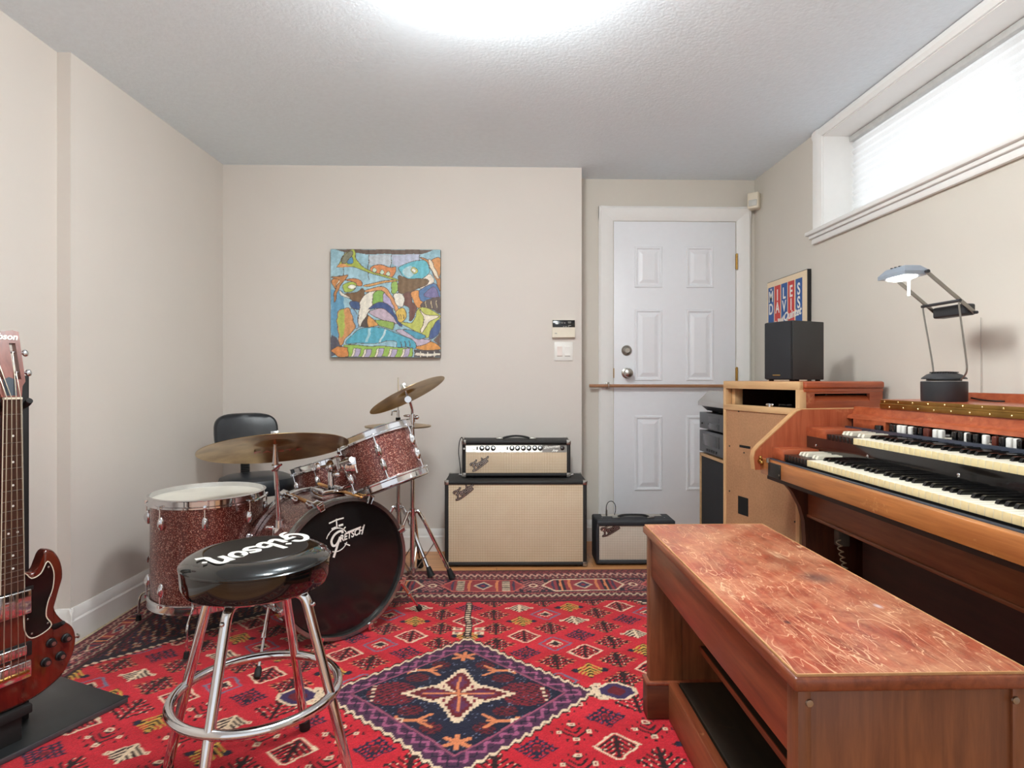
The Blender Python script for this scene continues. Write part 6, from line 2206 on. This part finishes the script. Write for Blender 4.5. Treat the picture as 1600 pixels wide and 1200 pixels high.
# slotted headstock tilted back
Mh = GI @ T(0, 0.0, 1.008) @ Matrix.Rotation(math.radians(-16), 4, 'X')
mb = MB()


def hs_box(x0, x1, z0, z1):
    mb.box(x0, x1, -0.004, 0.014, z0, z1, 0.0015)


pr = [(-0.024, 0.0), (0.024, 0.0), (0.030, 0.03), (0.040, 0.045), (0.044, 0.195), (0.03, 0.203), (0.0, 0.195), (-0.03, 0.203), (-0.044, 0.195), (-0.040, 0.045), (-0.030, 0.03)]
# rails around two slots
mb.prism([(0.031, 0.032), (0.040, 0.045), (0.044, 0.195), (0.0305, 0.199), (0.0305, 0.05)], lambda a, b, t: (a, t, b), -0.004, 0.014)
mb.prism([(-0.031, 0.032), (-0.0305, 0.05), (-0.0305, 0.199), (-0.044, 0.195), (-0.040, 0.045)], lambda a, b, t: (a, t, b), -0.004, 0.014)
mb.prism([(-0.0145, 0.0), (0.0145, 0.0), (0.0145, 0.165), (-0.0145, 0.165)], lambda a, b, t: (a, t, b), -0.004, 0.014)
mb.prism([(-0.024, 0.0), (0.024, 0.0), (0.031, 0.032), (0.0305, 0.052), (-0.0305, 0.052), (-0.031, 0.032)], lambda a, b, t: (a, t, b), -0.0038, 0.0138)
mb.prism([(-0.0305, 0.160), (0.0305, 0.160), (0.0305, 0.2), (0.0, 0.193), (-0.0305, 0.2)], lambda a, b, t: (a, t, b), -0.0038, 0.0138)
hs_ = mb.build('headstock', M_['neckwood'], nk, Mh)
MB().prism([(-0.013, 0.004), (0.013, 0.004), (0.016, 0.05), (0, 0.058), (-0.016, 0.05)], lambda a, b, t: (a, t, b), -0.0055, -0.0038).build('truss_cover', mat('dark blue cover plate', (50, 60, 72), 0.3), hs_, Mh)
text_part('headstock_letters', 'Gibson', 0.026, M_['logo'], hs_, Mh @ frame((0, -0.0045, 0.178), (1, 0, 0), (0, 0, 1), (0, -1, 0)), shear=0.3, offset=0.0008)
for sx in (-1, 1):
    for z in (0.075, 0.135):
        mb = MB()
        mb.cyl((sx * 0.0145, 0.004, z), (sx * 0.0305, 0.004, z), 0.0035, seg=10)
        mb.cyl((sx * 0.041, 0.008, z), (sx * 0.052, 0.008, z), 0.004, seg=10)
        mb.ell((sx * 0.058, 0.008, z), 0.009, 0.006, 0.011, None, 12)
        mb.build('tuner', M_['chrome'], hs_, Mh)
for k in range(4):
    xn, xb = -0.0165 + 0.011 * k, -0.027 + 0.018 * k
    sx = -1 if k < 2 else 1
    z = 0.075 if k in (0, 3) else 0.135
    p2 = Mh @ Vector((sx * 0.0225, 0.0, z))
    MB().tube([GI @ Vector((xb, -0.018, 0.226)), GI @ Vector((xn, -0.0135, 1.006)), p2], 0.0014 - 0.00015 * k, 6).build('string', M_['string'], gt)

gs = thing('guitar_stand', 'black guitar display stand with tall back panel and flat base plate on the rug', 'stand', tuple(GL), GR)
MB().box(-0.13, 0.302, -0.045, 0.30, 0.0125, 0.030, 0.004).build('base_plate', mat('satin black board', (36, 38, 39), 0.36, var=0.2, vscale=14), gs)
MB().box(-0.13, 0.3035, -0.0465, -0.040, 0.0125, 0.028, 0.002).build('plate_edge', mat('grey edge strip', (92, 94, 98), 0.3, 0.5), gs)
MB().box(-0.101, 0.101, 0.105, 0.125, 0.030, 1.07, 0.003).build('back_panel', M_['black'], gs)
mb = MB().box(-0.05, 0.05, -0.01, 0.05, 0.10, 0.127, 0.005)
mb.box(-0.03, 0.03, 0.005, 0.045, 0.028, 0.10, 0.004)
mb.box(-0.04, 0.04, 0.04, 0.108, 0.06, 0.10, 0.004)
mb.build('body_rest', M_['rubber'], gs)
mb = MB()
mb.box(-0.02, 0.02, 0.045, 0.107, 0.955, 0.995, 0.004)
for sx in (-1, 1):
    mb.tube(smooth([(sx * 0.015, 0.05, 0.975), (sx * 0.036, 0.04, 0.978), (sx * 0.043, 0.015, 0.985), (sx * 0.043, -0.005, 0.998)], 5), 0.009, 10)
mb.build('neck_yoke', M_['rubber'], gs)

# ------------------------------------------------------------------ camera, light
cam = bpy.data.cameras.new('camera')
co = bpy.data.objects.new('camera', cam)
COL.objects.link(co)
co.location = (0, 0, 1.06)
co.rotation_euler = (PI / 2, 0, -math.atan(24 / 945))
cam.sensor_width = 36.0
cam.lens = 36.0 * 945 / 1600
cam.shift_y = -8 / 1600
cam.clip_start = 0.05
SC.camera = co


def area(name, loc, rot, sx, sy, power, col=(1, 1, 1)):
    l = bpy.data.lights.new(name, 'AREA')
    l.shape = 'RECTANGLE'
    l.size, l.size_y = sx, sy
    l.energy = power
    l.color = col
    o = bpy.data.objects.new(name, l)
    COL.objects.link(o)
    o.location = loc
    o.rotation_euler = rot
    return o


# daylight outside the high window, an added even world fill through the open rear
area('daylight', (2.25, 2.1, 2.12), (0, PI / 2, 0), 0.9, 2.3, 6.0, (0.93, 0.97, 1.0))
wd = bpy.data.worlds.new('world')
SC.world = wd
wd.use_nodes = True
bg = wd.node_tree.nodes['Background']
bg.inputs['Color'].default_value = (0.93, 0.96, 1.0, 1)
bg.inputs['Strength'].default_value = 0.45

vs = SC.view_settings
vs.view_transform = 'Standard'
vs.look = 'None'
vs.gamma = 1.0
vs.use_curve_mapping = False
vs.exposure = 1.2
SC.cycles.max_bounces = 8
SC.cycles.diffuse_bounces = 5
SC.cycles.sample_clamp_indirect = 6.0
SC.cycles.use_denoising = True
